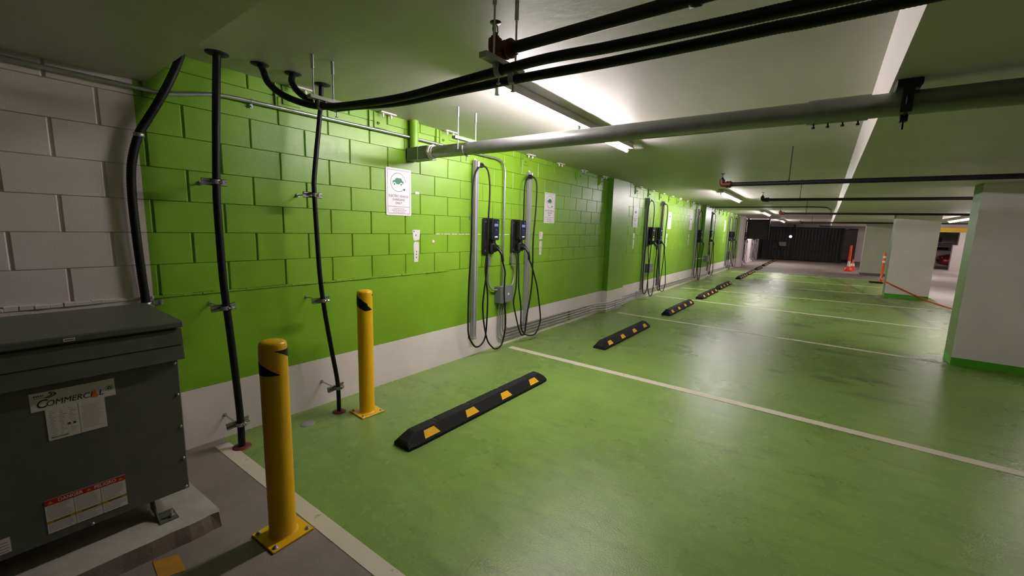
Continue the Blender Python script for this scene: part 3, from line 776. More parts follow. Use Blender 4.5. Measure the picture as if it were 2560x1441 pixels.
def trapeze(x, ys, z, cabs, label, rods, zo):
    t = thing('trapeze_hanger', label, 'hanger', (x, (ys[0]+ys[1])/2, z), 'galvanised trapeze hangers')
    MB().box((x-.021, ys[0], z), (x+.021, ys[1], z+.022), 0, .002).box((x-.012, ys[0]+.002, z-.0005), (x+.012, ys[1]-.002, z+.004)).build('channel', M_GALVD, t)
    for y in rods:
        rod(x, y, z-.02, t)
        MB().cyl((x, y, z+.022), (x, y, z+.030), .010, 6, sm=False).build('nut', M_GALV, t)
    for (y, zz, r) in cabs:
        n = 18; vs = []
        m_ = MB()
        for dx in (-.014, .014):
            for i in range(n+1):
                a = math.pi + math.pi*i/n
                for rr in (r, r+.003): vs.append((x+dx, y+rr*math.cos(a), zz+rr*math.sin(a)))
        k = (n+1)*2; fs = []
        for i in range(n): 
            a = i*2
            fs += [(a, a+2, k+a+2, k+a), (a+1, k+a+1, k+a+3, a+3), (a, a+1, a+3, a+2), (k+a, k+a+2, k+a+3, k+a+1)]
        m_.add(vs, fs)
        for sgn in (-1, 1):
            m_.box((x-.014, y+sgn*(r+.0015)-.0015, zz), (x+.014, y+sgn*(r+.0015)+.0015, z+.004))
        m_.cyl((x, y, zz-r-.028), (x, y, zz-r), .0035, 6).box((x-.007, y-.007, zz-r-.034), (x+.007, y+.007, zz-r-.028))
        m_.build('cable_clamp', M_GALVD, t)
    return t
trapeze(.72, (1.315, 1.515), 2.252, ((1.392, 2.221, .0195), (1.49, 2.232, .0195)), 'left trapeze hanger where the two black cables meet above the right conduit', (1.345, 1.470), 0)
trapeze(2.06, (1.335, 1.60), 2.206, ((1.44, 2.183, .0195), (1.54, 2.178, .0195)), 'right trapeze hanger under the near red sprinkler fitting', (1.405, 1.555), 0)

# grey pipe with its end box, hanger, coupling
GP = thing('grey_pipe', 'large grey pipe hanging under the ceiling from the end box out to the right', 'pipe', (.3, 2.655, 2.18))
def gz(x): return 2.182-.013*(x-.33)
gp = [(x, 2.655, gz(x)) for x in (.30, 1.2, 2.0, 2.6, 3.2, 3.45, 4.2, 6.5, 9.0)]
MB().tube(gp, .0525, 24).build('barrel', M_PIPEGREY, GP)
MB().tube([(3.10, 2.655, gz(3.10)), (3.34, 2.655, gz(3.34))], .0585, 24).build('coupling', M_PIPEGREY, GP)
for k in range(4):
    xx = 3.13+k*.058
    MB().cyl((xx, 2.655, gz(xx)-.056), (xx, 2.655, gz(xx)-.076), .004, 6).cyl((xx, 2.655, gz(xx)-.070), (xx, 2.655, gz(xx)-.078), .008, 6, sm=False).build('set_screw', M_BLKIRON, GP)
GB = thing('end_box', 'square grey-green box where the large grey pipe meets the green wall', 'junction box', (.15, 2.65, 2.12))
MB().box((.012, 2.595, 2.122), (.30, 2.715, 2.238), 0, .004).build('box', M_ENCL, GB)
MB().box((.17, 2.592, 2.119), (.178, 2.718, 2.241)).build('joint_band', M_GALV, GB)
MB().cyl((.295, 2.655, 2.182), (.318, 2.655, 2.182), .070, 8, sm=False).cyl((.318, 2.655, 2.182), (.345, 2.655, 2.182), .058, 20).build('locknut', M_PLASTIC, GB)
vc = MB().cyl((.055, 2.655, 2.238), (.055, 2.655, zc(2.65)), .040, 20)
vo = vc.build('riser_pipe', M_GREEN); tag(vo, 'short green painted riser from the ceiling down to the end box', 'pipe')
HG = thing('trapeze_hanger', 'trapeze hanger on two rods carrying the large grey pipe near the wall', 'hanger', (.73, 2.66, 2.23), 'galvanised trapeze hangers')
MB().box((.709, 2.50, 2.236), (.751, 2.80, 2.258), 0, .002).build('channel', M_GALV, HG)
for y in (2.55, 2.765): rod(.73, y, 2.16 if y < 2.6 else 2.23, HG)
cl = MB(); cl.tube([(.73, 2.655+.056*math.cos(a), gz(.73)+.056*math.sin(a)) for a in [math.radians(d) for d in range(-200, 21, 10)]], .006, 6)
cl.cyl((.73, 2.655, gz(.73)-.062), (.73, 2.655, gz(.73)-.10), .004, 6).build('pipe_clamp', M_GALVD, HG)
CK = thing('pipe_clamp', 'dark clamp holding the large grey pipe up to the low soffit', 'clamp', (3.46, 2.655, gz(3.46)-.1))
MB().box((3.42, 2.60, gz(3.46)+.060), (3.51, 2.71, zs(2.65)), 0, .004).build('bracket', M_BLKIRON, CK)
cl = MB().tube([(3.465, 2.655+.057*math.cos(a), gz(3.465)+.057*math.sin(a)) for a in [math.radians(d) for d in range(0, 360, 12)]]+[(3.465, 2.655+.057, gz(3.465))], .006, 6)
cl.box((3.445, 2.597, gz(3.465)-.05), (3.485, 2.5995, gz(3.465)+.06)).box((3.45, 2.64, gz(3.465)-.082), (3.48, 2.67, gz(3.465)-.052), 0, .003).cyl((3.465, 2.655, gz(3.465)-.115), (3.465, 2.655, gz(3.465)-.06), .005, 6)
cl.build('ring', M_BLKIRON, CK)

# ------------------------------------------------------------------ sprinkler pipes
def sprinkler(y, z, x0, x1, r, label, rods, red=True, slope=0.0, label_low=None):
    s_ = thing('sprinkler_pipe', label, 'pipe', (x0, y, z), 'black sprinkler pipes')
    zz = lambda x: z+slope*(x-x0)
    MB().tube([(x0+.03, y, zz(x0+.03)), ((x0+x1)/2, y, zz((x0+x1)/2)), (x1, y, zz(x1))], r, 16).build('barrel', M_BLKIRON, s_)
    fm = M_REDIRON if red else M_BLKIRON
    xe = x0-.055
    el = MB().tube(bend([(x0+.05, y, z), (xe, y, z), (xe, y, z+.055)], .05, 8), r*1.28, 16)
    e_ = el.build('elbow', fm, s_)
    cp = MB()
    if y < 2: MB().lathe((2.83, y, zz(2.83)), [(r, -.018), (r*1.22, -.017), (r*1.22, .017), (r, .018)], 18, 0, 0).build('pipe_band', M_BLKIRON, s_)
    for dx in (.0, .03): cp.lathe((x0+dx, y, z), [(r*1.2, -.010), (r*1.65, -.009), (r*1.65, .009), (r*1.2, .010)], 18, 0, 0)
    for sg in (-1, 1): cp.box((x0-.008, y+sg*r*1.45-.012, z-.012), (x0+.04, y+sg*r*1.45+.012, z+.012), 0, .003)
    cp.build('grooved_coupling', M_BLKIRON if not red else M_REDIRON, s_)
    h = MB().lathe((xe, y, z+.055), [(r*.8, 0), (r*.8, .012), (.011, .014), (.011, .026)], 14)
    for sg in (-1, 1): h.tube([(xe, y+sg*.010, z+.075), (xe, y+sg*.017, z+.092), (xe, y+sg*.013, z+.112), (xe, y, z+.118)], .0028, 6)
    h.lathe((xe, y, z+.118), [(.006, 0), (.024, .003), (.025, .006), (.004, .007), (0, .007)], 16)
    hd = h.build('sprinkler_head', M_BLKIRON, s_)
    MB().cyl((xe, y, z+.080), (xe, y, z+.114), .0035, 8).build('glass_bulb', M_PLASTIC, hd)
    for xr in rods:
        t_ = zc(y) if xr < 3.38 else zs(y)
        MB().cyl((xr, y, zz(xr)+r), (xr, y, t_), .005, 8).lathe((xr, y, zz(xr)), [(r+.003, -.012), (r+.003, .012)], 12, 0, 0).build('hanger_rod', M_BLKIRON, s_)
    return s_
sprinkler(1.475, 2.276, 2.062, 8.5, .0232, 'nearest black sprinkler pipe at the top edge, ending in a red elbow and upright head', [4.6], True, -.012)
sprinkler(5.42, 2.094, 2.262, 10.5, .0235, 'second black sprinkler pipe with a red elbow, passing in front of the nearest column', [2.86], True, -.006)
sprinkler(8.45, 2.128, 2.35, 10.5, .023, 'third black sprinkler pipe with a black elbow, ending behind the nearest column', [2.83], False, -.008)
sprinkler(13.0, 2.095, 2.28, 10.5, .025, 'fourth black sprinkler pipe with a small elbow, beyond the third one', [2.78], True, -.005)
sprinkler(20.5, 2.055, 2.42, 10.5, .028, 'fifth black sprinkler pipe, stopping against the second white column', [2.75], False, .009)
sprinkler(27.0, 2.045, 3.0, 10.5, .03, 'farthest black sprinkler pipe, low in front of the dark gate', [3.2], False, .01)
tc = MB().tube(bend([(.02, 14.9, zc(14.9)-.03), (3.16, 15.0, zc(15)-.03), (3.30, 16.6, zc(16.6)-.03), (3.30, 19.6, zc(19.6)-.05)], .5, 8), .016, 10)
tag(tc.build('ceiling_conduit', M_BLKIRON, origin=(1.6, 15, 2.36)), 'thin dark conduit crossing the ceiling beyond the second strip light and bending away', 'conduit')

# ------------------------------------------------------------------ metal conduits on the wall
def conduit(pts, r, label, rb=.09, straps=(), m=M_GALV, group='galvanised metal conduits', kk=8):
    c = thing('metal_conduit', label, 'conduit', pts[0], group)
    MB().tube(bend(pts, rb, kk), r, 12).build('tubing', m, c)
    for (x, y, z, ax) in straps:
        s_ = MB()
        if ax == 'y':
            s_.lathe((x, y, z), [(r+.003, -.010), (r+.003, .010)], 12, 0, 1).box((x-r-.012, y-.009, z-r-.028), (x-r-.006, y+.009, z)).cyl((x-r-.008, y, z-r-.018), (x-r+.006, y, z-r-.018), .007, 6, sm=False)
        else:
            s_.lathe((x, y, z), [(r+.003, -.010), (r+.003, .010)], 12, 0, 2).box((.002, y-r-.026, z-.009), (.006, y, z+.009)).cyl((.004, y-r-.016, z), (.014, y-r-.016, z), .006, 6, sm=False)
        s_.build('strap', M_GALV, c)
    return c
conduit([(.032, -1.1, 2.268), (.032, .70, 2.252), (.036, .80, 2.247), (.036, 1.08, 2.318), (.036, 1.2, 2.322), (.036, 2.6, 2.338), (.036, 4.075, 2.328), (.036, 4.075, .79)], .0125,
        'long metal conduit along the top of the wall, turning down to the nearest junction box', .17, ((.036, 1.28, 2.324, 'y'), (.036, 2.93, 2.337, 'y'), (.036, 3.45, 2.333, 'y'), (.036, 4.075, 1.30, 'z')))
LOWZ = (.205, .163, .122, .080)
for i, z in enumerate(LOWZ):
    yb = (4.165, 4.115, 4.065, 4.02)[i]
    pts = [(.045, yb, .60), (.026, yb, .45), (.026, yb, z), (.026, 6.75, z-.004), (.135, 7.12, z-.010), (.135, 7.93, z-.014)]
    if i < 2: pts += [(.045, 8.05, z-.016), (.03, 8.8, z-.02)]
    pts += [(.045, 8.3, z-.018), (.03, 9.6, z-.022)] if i >= 2 else [(.03, 9.6, z-.022)]
    conduit(pts, .0095, '%s of four low conduits along the white skirt below the first chargers' % ('topmost', 'second from the top', 'third from the top', 'lowest')[i], .10, (), M_GALVD, 'low metal conduits along the skirt')
for y, x in ((5.87, .026), (7.5, .137), (8.9, .03)):
    c = MB()
    for z in LOWZ: c.box((x-.012, y-.005, z-.024), (x+.013, y+.005, z-.008), 0, .002)
    c.box((x-.012, y-.005, .055), (x-.009, y+.005, .215))
    tag(c.build('conduit_clip', M_BLKIRON), 'row of clips on the low conduits, ' + ('between the nearest chargers and the first pilaster' if y < 7 else ('on the face of the first pilaster' if y < 8 else 'just before the second pair of chargers')), 'clip', 'clip rows on the low conduits')
for z, w in ((.175, 'upper'), (.115, 'lower')):
    conduit([(.03, 9.7, z), (.03, 14.0, z-.005), (.135, 14.4, z-.01), (.135, 15.3, z-.012), (.03, 15.7, z-.012), (.03, 20.6, z-.02)], .011,
            '%s far low conduit along the skirt, from the second pair of chargers onward' % w, .15, (), M_GALVD, 'low metal conduits along the skirt')

# ------------------------------------------------------------------ chargers, rails, junction boxes
def rail(y, label, z0=.222, z1=2.255):
    r = thing('cable_rail', label, 'rail', (.03, y, z0), 'grey upright cable rails')
    m_ = MB().box((.010, y-.024, z0), (.062, y+.024, z1), 0, .004)
    m_.box((.062, y-.024, z0), (.068, y-.014, z1)).box((.062, y+.014, z0), (.068, y+.024, z1)); m_.build('post', M_RAIL, r)
    f = MB().box((.002, y-.055, z0-.012), (.010, y+.03, z0+.022), 0, .002).box((.010, y-.028, z0-.014), (.074, y+.028, z0+.012), 0, .003); f.build('foot_bracket', M_GALVD, r)
    MB().cyl((.010, y-.044, z0+.006), (.018, y-.044, z0+.006), .007, 6, sm=False).build('bolt', M_GALV, r)
    h = MB().box((.060, y-.012, z1-.075), (.090, y+.020, z1-.012), 0, .004); h.cyl((.03, y-.012, z1), (.03, y-.012, z1+.02), .004, 6).cyl((.03, y+.012, z1), (.03, y+.012, z1+.02), .004, 6)
    h.build('top_hook', M_GALV, r)
    MB().box((.002, y-.052, 1.600), (.006, y-.026, 1.640)).box((.006, y-.045, 1.612), (.010, y-.033, 1.628)).build('side_clip', M_GALV, r)
    return r
def charger(y, label, strands, plug_to, railhook):
    c = thing('ev_charger', label, 'charger', (.02, y+.10, 1.2), 'black wall chargers')
    MB().box((.002, y, 1.198), (.038, y+.205, 1.630), 0, .014).build('back_plate', M_CHBLK, c)
    hs = MB(); hs.box((.038, y+.062, 1.372), (.118, y+.188, 1.622), 0, .008); h_ = hs.build('housing', M_CHBLK, c)
    MB().box((.118, y+.082, 1.392), (.1205, y+.182, 1.612), 0, .001).build('front_panel', M_SCREENB, h_)
    MB().box((.1205, y+.092, 1.535), (.1215, y+.160, 1.566)).build('display', M_LCD, h_)
    MB().box((.1205, y+.138, 1.580), (.1215, y+.162, 1.596)).build('logo', M_LCDBLUE, h_)
    MB().box((.1205, y+.120, 1.488), (.1212, y+.148, 1.500)).build('keypad_mark', M_LCDBLUE, h_)
    MB().box((.1205, y+.112, 1.461), (.1212, y+.153, 1.465)).build('text_strip', M_LCDBLUE, h_)
    MB().box((.1205, y+.103, 1.404), (.1215, y+.155, 1.420)).build('label_strip', M_LABEL, h_)
    MB().cyl((.075, y+.13, 1.622), (.075, y+.13, 1.634), .008, 8).build('key_lock', M_GALV, c)
    for dz in (1.245, 1.585): MB().cyl((.038, y+.028, dz), (.041, y+.028, dz), .007, 8).build('screw', M_GALVD, c)
    ho = MB().box((.038, y+.070, 1.225), (.105, y+.190, 1.335), 0, .02).cyl((.10, y+.125, 1.285), (.135, y+.135, 1.275), .040, 18).box((.06, y+.10, 1.33), (.10, y+.15, 1.372), 0, .006)
    ho.build('holster', M_CHBLK, c)
    MB().cyl((.038, y+.10, 1.305), (.108, y+.10, 1.33), .006, 8).build('latch', M_GALVD, c)
    hd = cr([(.120, y+.128, 1.282), (.155, y+.140, 1.262), (.19, y+.150, 1.215), (.20, y+.158, 1.160), (.198, y+.165, 1.120)], 6)
    MB().tube(hd, .0175, 12).cyl(hd[0], hd[5], .029, 14).build('plug_handle', M_CHBLK, c)
    for s_ in strands:
        MB().tube(cr(s_, 9), .0098, 10).build('cable', M_BLACK, c)
    hx, hy, hz = railhook
    MB().tube([(hx+.010*math.cos(a), hy+.030*math.cos(a), hz+.018*math.sin(a)) for a in [math.radians(d) for d in range(0, 361, 30)]], .011, 8).build('cable_collar', M_BLACK, c)
    return c
sA = [[(.085, 3.575, 2.205), (.085, 3.49, 2.12), (.088, 3.443, 1.945), (.09, 3.431, 1.64), (.095, 3.42, 1.29), (.10, 3.386, .842), (.10, 3.381, .427), (.10, 3.397, .283), (.10, 3.453, .186), (.10, 3.524, .123), (.10, 3.616, .132), (.10, 3.687, .216), (.10, 3.712, .42), (.10, 3.716, .712), (.09, 3.69, .908), (.07, 3.70, 1.06), (.05, 3.745, 1.205)],
      [(.085, 3.575, 2.205), (.12, 3.625, 2.180), (.14, 3.652, 2.095), (.15, 3.66, 1.921), (.15, 3.645, 1.629), (.15, 3.64, 1.379), (.14, 3.638, 1.009), (.14, 3.597, .731), (.14, 3.586, .59), (.14, 3.613, .394), (.14, 3.678, .186), (.14, 3.772, .076), (.14, 3.85, .036), (.14, 3.945, .056), (.14, 4.005, .171), (.14, 4.029, .374), (.15, 3.975, .686), (.165, 3.955, .886), (.18, 3.94, .99), (.198, 3.865, 1.120)]]
rail(3.535, 'upright cable rail left of the nearest pair of chargers')
chA = charger(3.70, 'left charger of the nearest pair, between the left rail and the metal conduit', sA, None, (.085, 3.575, 2.205))
sB = [[(.085, 4.545, 2.19), (.085, 4.455, 2.136), (.085, 4.425, 1.984), (.08, 4.435, 1.655), (.07, 4.43, 1.60), (.05, 4.43, 1.56)],
      [(.085, 4.545, 2.19), (.12, 4.60, 2.17), (.14, 4.623, 2.078), (.14, 4.623, 1.794), (.14, 4.584, 1.373), (.14, 4.596, .889), (.14, 4.565, .619), (.14, 4.496, .353), (.14, 4.462, .137), (.14, 4.399, .105), (.13, 4.34, .189), (.13, 4.235, .449), (.13, 4.20, .584), (.12, 4.255, .762), (.10, 4.29, 1.07), (.06, 4.315, 1.205)],
      [(.198, 4.42, 1.120), (.185, 4.495, 1.05), (.18, 4.585, .894), (.18, 4.664, .723), (.18, 4.759, .375), (.18, 4.769, .23), (.18, 4.677, .092), (.18, 4.541, .079), (.18, 4.387, .136), (.17, 4.325, .253), (.16, 4.325, .495), (.14, 4.29, .765), (.11, 4.32, .971), (.07, 4.35, 1.205)]]
rail(4.60, 'upright cable rail right of the nearest pair of chargers')
chB = charger(4.255, 'right charger of the nearest pair, beside the right rail', sB, None, (.085, 4.545, 2.19))
rails = [o for o in COL.objects if o.name.startswith('cable_rail')]
pairs = [('second', 5.66, 5.68), ('third', 10.22, 11.05), ('fourth', 15.45, 15.70), ('fifth', 18.95, 18.95), ('sixth', 22.7, 22.7)]
for nm, da, db in pairs:
    for src, d, side in ((chA, da, 'left'), (chB, db, 'right')):
        x = LOC[src.name].copy(); x.y += d
        if nm == 'third' and side == 'right': x.x += .02
        dup(src, x, '%s charger of the %s pair along the wall, counted from the front' % (side, nm))
    for src, d, side in ((rails[0], da, 'left'), (rails[1], db, 'right')):
        x = LOC[src.name].copy(); x.y += d
        dup(src, x, 'upright cable rail on the %s of the %s pair of chargers from the front' % (side, nm))
def jbox(y0, label, x0=.006):
    b = thing('junction_box', label, 'junction box', (x0, y0+.13, .585), 'grey junction boxes under the chargers')
    MB().box((x0, y0, .59), (x0+.095, y0+.262, .79)).build('box', M_BOXGREY, b)
    MB().box((x0+.095, y0-.003, .586), (x0+.101, y0+.265, .794), 0, .002).build('cover', M_BOXGREY, b)
    MB().lathe((x0+.101, y0+.165, .690), [(.016, 0), (.014, .002), (0, .002)], 16, 0, 0).build('round_sticker', M_LABEL, b)
    return b
jbox(3.955, 'grey junction box with a round sticker between the nearest pair of chargers')
jbox(9.42, 'grey junction box between the second pair of chargers'); jbox(14.75, 'grey junction box on the second pilaster, between the third pair of chargers', .11)
jbox(19.35, 'grey junction box between the fourth pair of chargers'); jbox(22.85, 'grey junction box between the fifth pair of chargers on the far white wall')
def feed(pts, yb, label):
    c = thing('charger_feed', label, 'conduit', pts[0], 'short feed conduits from the junction box')
    MB().tube(cr(pts, 8), .011, 10).build('flexible_tube', M_GALVD, c)
    MB().box((.008, yb-.022, 1.065), (.05, yb+.022, 1.165), 0, .004).build('conduit_body', M_BOXGREY, c)
    MB().cyl((.03, yb, 1.165), (.03, yb, 1.205), .013, 10).cyl((.03, yb, 1.03), (.03, yb, 1.065), .013, 10).build('fitting', M_GALV, c)
feed([(.03, 3.805, 1.06), (.03, 3.807, .95), (.033, 3.82, .84), (.045, 3.87, .765), (.05, 3.955, .752)], 3.805, 'short metal feed from the nearest junction box up to the left charger')
feed([(.03, 4.29, 1.06), (.03, 4.33, .96), (.033, 4.315, .86), (.045, 4.27, .79), (.05, 4.215, .765)], 4.275, 'short metal feed from the nearest junction box up to the right charger')
tag(MB().tube(cr([(.03, 13.85, .70), (.05, 14.3, .70), (.115, 14.45, .70), (.125, 14.75, .70)], 6), .012, 8).build('charger_feed', M_GALV, origin=(.03, 14.3, .69)), 'level metal feed running to the junction box on the second pilaster', 'conduit', 'short feed conduits from the junction box')

# ------------------------------------------------------------------ signs
SW, SH = .286, .430
def rrect(w, h, r, n=5, x=0, y=0):
    out = []
    for cx, cy, a0 in ((w-r, r, -90), (w-r, h-r, 0), (r, h-r, 90), (r, r, 180)):
        for i in range(n+1):
            a = math.radians(a0+90*i/n); out.append((x+cx+r*math.cos(a), y+cy+r*math.sin(a)))
    return out
def sign(y, z, label, x=.003):
    s_ = thing('parking_sign', label, 'sign', (x, y+SW/2, z), 'electric vehicle parking signs')
    fn = wallfn(x, y, z)
    MB().prism(rrect(SW, SH, .012), fn, 0, .004).build('plate', M_SIGN, s_)
    def frame(outer, inner, nm, m, t=.0044):
        n = len(outer); b = MB()
        b.add([fn(u, v, t) for u, v in outer]+[fn(u, v, t) for u, v in inner], [(i, (i+1) % n, n+(i+1) % n, n+i) for i in range(n)]); return b.build(nm, m, s_)
    frame(rrect(SW-.032, SH-.032, .010, 5, .016, .016), rrect(SW-.038, SH-.038, .008, 5, .019, .019), 'border_line', M_INK)
    MB().add([fn(.017, .0795, .0044), fn(SW-.017, .0795, .0044), fn(SW-.017, .0825, .0044), fn(.017, .0825, .0044)], [(0, 1, 2, 3)]).build('divider_line', M_INK, s_)
    cu, cv, R = SW*.475, .303, .086
    b = MB(); n = 44; a0, a1 = math.radians(5), math.radians(318)
    for i in range(n):
        a, c = a0+(a1-a0)*i/n, a0+(a1-a0)*(i+1)/n
        b.add([fn(cu+R*math.cos(a), cv+R*math.sin(a), .0044), fn(cu+R*math.cos(c), cv+R*math.sin(c), .0044), fn(cu+(R-.004)*math.cos(c), cv+(R-.004)*math.sin(c), .0044), fn(cu+(R-.004)*math.cos(a), cv+(R-.004)*math.sin(a), .0044)], [(0, 1, 2, 3)][:1])
    b.build('ring', M_INK, s_)
    car = [(-.060, -.022), (-.060, .002), (-.052, .010), (-.036, .012), (-.024, .030), (-.014, .034), (.026, .034), (.040, .028), (.052, .008), (.064, .004), (.064, -.004), (.058, -.008), (.058, -.022)]
    car = car[::-1]
    MB().prism([(cu-.002+u, cv+.006+v) for u, v in car], fn, .0041, .0046).build('car_mark', M_SIGNGREEN, s_)
    def disc(u0, v0, r, t, m, nm): MB().add([fn(u0+r*math.cos(k*math.pi/9), v0+r*math.sin(k*math.pi/9), t) for k in range(18)], [tuple(range(18))]).build(nm, m, s_)
    for u0 in (-.040, .036):
        disc(cu-.002+u0, cv-.017, .0175, .0048, M_SIGN, 'wheel_mark'); disc(cu-.002+u0, cv-.017, .0085, .0050, M_SIGNGREEN, 'hub_mark')
    pu, pv = cu+R*.80, cv-R*.72
    MB().prism([(pu-.012, pv-.004), (pu-.002, pv-.012), (pu+.010, pv-.002), (pu+.010, pv+.006), (pu+.004, pv+.012), (pu-.004, pv+.008)], fn, .0042, .0047).build('plug_mark', M_INK, s_)
    F = lambda du, dv: (lambda u, v, t: fn(du+u, dv+v, .0042+t))
    lettering('ELECTRIC VEHICLE', .0300, F(SW*.485, .1765), s_, M_INK, sx=.88, bold=.0003)
    lettering('CHARGING', .0300, F(SW*.485, .1440), s_, M_INK, sx=.92, bold=.0003)
    lettering('ONLY', .0300, F(SW*.485, .1125), s_, M_INK, sx=.95, bold=.0003)
    lettering('VIOLATORS WILL BE', .0140, F(SW*.5, .0625), s_, M_INK, sx=.95)
    lettering('TICKETED AND/OR TOWED', .0140, F(SW*.5, .0465), s_, M_INK, sx=.95)
    lettering("AT OWNER'S EXPENSE", .0140, F(SW*.5, .0300), s_, M_INK, sx=.95)
    return s_
sg = sign(2.368, 1.610, 'large white electric vehicle charging sign left of the nearest chargers, on the green wall')
for y, l in ((5.035, 'second white charging sign, right of the nearest pair of chargers'), (8.45, 'third white charging sign, just beyond the first pilaster'), (10.85, 'fourth white charging sign, right of the second pair of chargers'),
             (12.98, 'fifth white charging sign, just left of the third pair of chargers'), (16.3, 'sixth white charging sign, right of the third pair of chargers'), (18.2, 'farthest white charging sign, just left of the fourth pair of chargers')):
    dup(sg, (.003, y+SW/2, 1.605), l)
def patch(poly, label, dots=()):
    p = thing('paint_patch', label, 'patch', (.001, poly[0][0], min(v for _, v in poly)), 'bare white patches left by old labels')
    MB().prism(poly, lambda u, v, t: Vector((.0008+t, u, v)), 0, .0008).build('patch', M_TAPE, p)
    for (y, z) in dots: MB().box((.0012, y-.005, z-.007), (.0024, y+.005, z+.007)).build('plug_hole', M_INK, p)
pt_u = [(2.685, 1.375), (2.70, 1.370), (2.755, 1.378), (2.762, 1.40), (2.768, 1.476), (2.70, 1.480), (2.672, 1.474), (2.678, 1.42)]
pt_l = [(2.690, 1.160), (2.742, 1.158), (2.748, 1.22), (2.755, 1.30), (2.750, 1.357), (2.70, 1.362), (2.685, 1.34), (2.686, 1.28), (2.692, 1.22)]
for dy, l, sc in ((0, 'right below the large nearest charging sign', 1), (2.26, 'below the second charging sign', 1), (5.86, 'below the third charging sign', 1), (8.15, 'below the fourth charging sign', 1), (10.3, 'below the fifth charging sign', 1), (15.6, 'below the farthest charging sign', 1)):
    patch([(y+dy, z) for y, z in pt_u], 'upper small bare white patch on the green wall %s' % l, [(2.715+dy, 1.425), (2.690+dy, 1.462)] if dy < 3 else ())
    patch([(y+dy, z-(.01 if dy else 0)) for y, z in pt_l], 'lower tall bare white patch on the green wall %s' % l, [(2.722+dy, 1.262), (2.720+dy, 1.235), (2.72+dy, 1.205)] if dy < 3 else ())
tag(MB().prism([(2.705, 1.823), (2.755, 1.821), (2.757, 1.846), (2.707, 1.848)], lambda u, v, t: Vector((.0008+t, u, v)), 0, .004).build('wall_plate', M_TAPE), 'tiny white square on the green wall right of the nearest sign', 'plate')
tag(MB().lathe((0, 2.945, 1.36), [(.018, .0005), (.016, .003), (.006, .004), (0, .004)], 12, 0, 0).build('wall_plug', M_TAPE), 'small round chipped spot of white on the green wall left of the nearest rail', 'plug')
pc = thing('chipped_paint', 'thin broken line of chipped white paint along a joint behind the nearest chargers', 'paint chips', (.001, 3.6, 1.435))
yy = 2.98; spans = []
while yy < 3.46:
    L = random.uniform(.03, .10); spans.append((yy, yy+L)); yy += L+random.uniform(.002, .02)
for a, b in spans + [(3.57, 3.69), (3.93, 4.06), (4.09, 4.24)]:
    MB().prism([(a, 1.434), (b, 1.433), (b-.006, 1.441), (a+.006, 1.442)], lambda u, v, t: Vector((.0012+t, u, v)), 0, .0008).build('paint_chip', M_TAPE, pc)

# ------------------------------------------------------------------ restraint angles along the top of the wall
def angle(y, label, cl=True):
    a = thing('wall_angle', label, 'bracket', (.0, y, zc(y)-.16), 'wall-top restraint angles')
    z = zc(y)
    MB().box((.001, y-.105, z-.135), (.010, y+.020, z-.002), 0, .002).build('wall_plate', M_GREEN, a)
    MB().box((.001, y-.158, z-.165), (.017, y-.151, z-.002)).build('fin', M_GREEN, a)
    MB().cyl((.010, y-.062, z-.095), (.022, y-.062, z-.095), .015, 6, sm=False).cyl((.022, y-.062, z-.095), (.035, y-.062, z-.095), .007, 8).build('anchor_bolt', M_GREEN, a)
    MB().box((.03, y-.075, z-.012), (.075, y+.085, z), 0, .002).build('ceiling_plate', M_PLASTIC, a)
    for d in (-.045, .04): MB().cyl((.052, y+d, z-.012), (.052, y+d, z-.045), .008, 8).cyl((.052, y+d, z-.020), (.052, y+d, z-.030), .014, 6, sm=False).build('plate_bolt', M_PLASTIC, a)
    return a
ang = angle(1.60, 'first angle bracket at the top of the wall, behind the black cables')
for i, y in enumerate((2.36, 3.13, 4.59, 5.36, 6.10, 6.90)):
    dup(ang, (0, y, zc(y)-.16), '%s angle bracket from the left along the wall top, before the first pilaster' % ORD[i+1])
for i, y in enumerate((8.06, 8.62, 9.40, 10.18, 10.9, 11.62, 12.36, 13.06, 13.8)):
    dup(ang, (0, y, zc(y)-.16), '%s angle bracket along the wall top after the first pilaster' % ORD[i])
for i, y in enumerate((15.66, 16.4, 17.15, 17.87, 18.55, 19.25, 20.45, 21.35)):
    dup(ang, (0, y, zc(y)-.16), '%s angle bracket along the wall top after the second pilaster' % ORD[i])

# ------------------------------------------------------------------ far end: board, gate, cones
bd = thing('hanging_board', 'dark green board hanging at the far end, left of the gate', 'board', (.5, 24.0, 1.3))
MB().box((.10, 24.0, 1.30), (.95, 24.04, 2.27), 0, .006).build('panel', M_PANEL, bd)
MB().box((.03, 23.97, 1.29), (.10, 24.06, 2.36), 0, .005).box((.95, 23.97, 1.27), (1.0, 24.06, 2.32), 0, .005).build('frame', M_GATE, bd)
for x in (.2, .85): MB().cyl((x, 24.02, 2.26), (x, 24.02, zc(24)), .006, 8).build('hanger_rod', M_BLKIRON, bd)
gt = thing('gate', 'tall black gate closing the far end of the garage', 'gate', (2.3, 31.0, 0))
g0, g1 = .32, 4.12
MB().box((g0, 31.02, .04), (g1, 31.05, 2.02)).build('mesh_screen', M_GATE, gt)
for x in (g0, 1.62, g1-.09): MB().box((x, 30.93, 0), (x+.09, 31.02, 2.20), 0, .006).build('gate_post', M_GATE, gt)
for z in (.04, .62, 1.15, 1.98): MB().box((g0+.09, 30.95, z), (g1-.09, 31.0, z+.07), 0, .005).build('gate_rail', M_GATE, gt)
for k in range(22):
    x = g0+.16+k*.162
    if abs(x-1.66) < .08: continue
    MB().box((x, 30.97, .06), (x+.055, 30.99, 1.98)).build('slat', M_GATESLAT, gt)
sd = MB().box((.02, 29.4, 0), (.07, 29.46, 1.35)).box((.02, 31.0, 0), (.32, 31.05, 1.9)).box((.03, 29.46, .02), (.06, 31.0, 1.28))
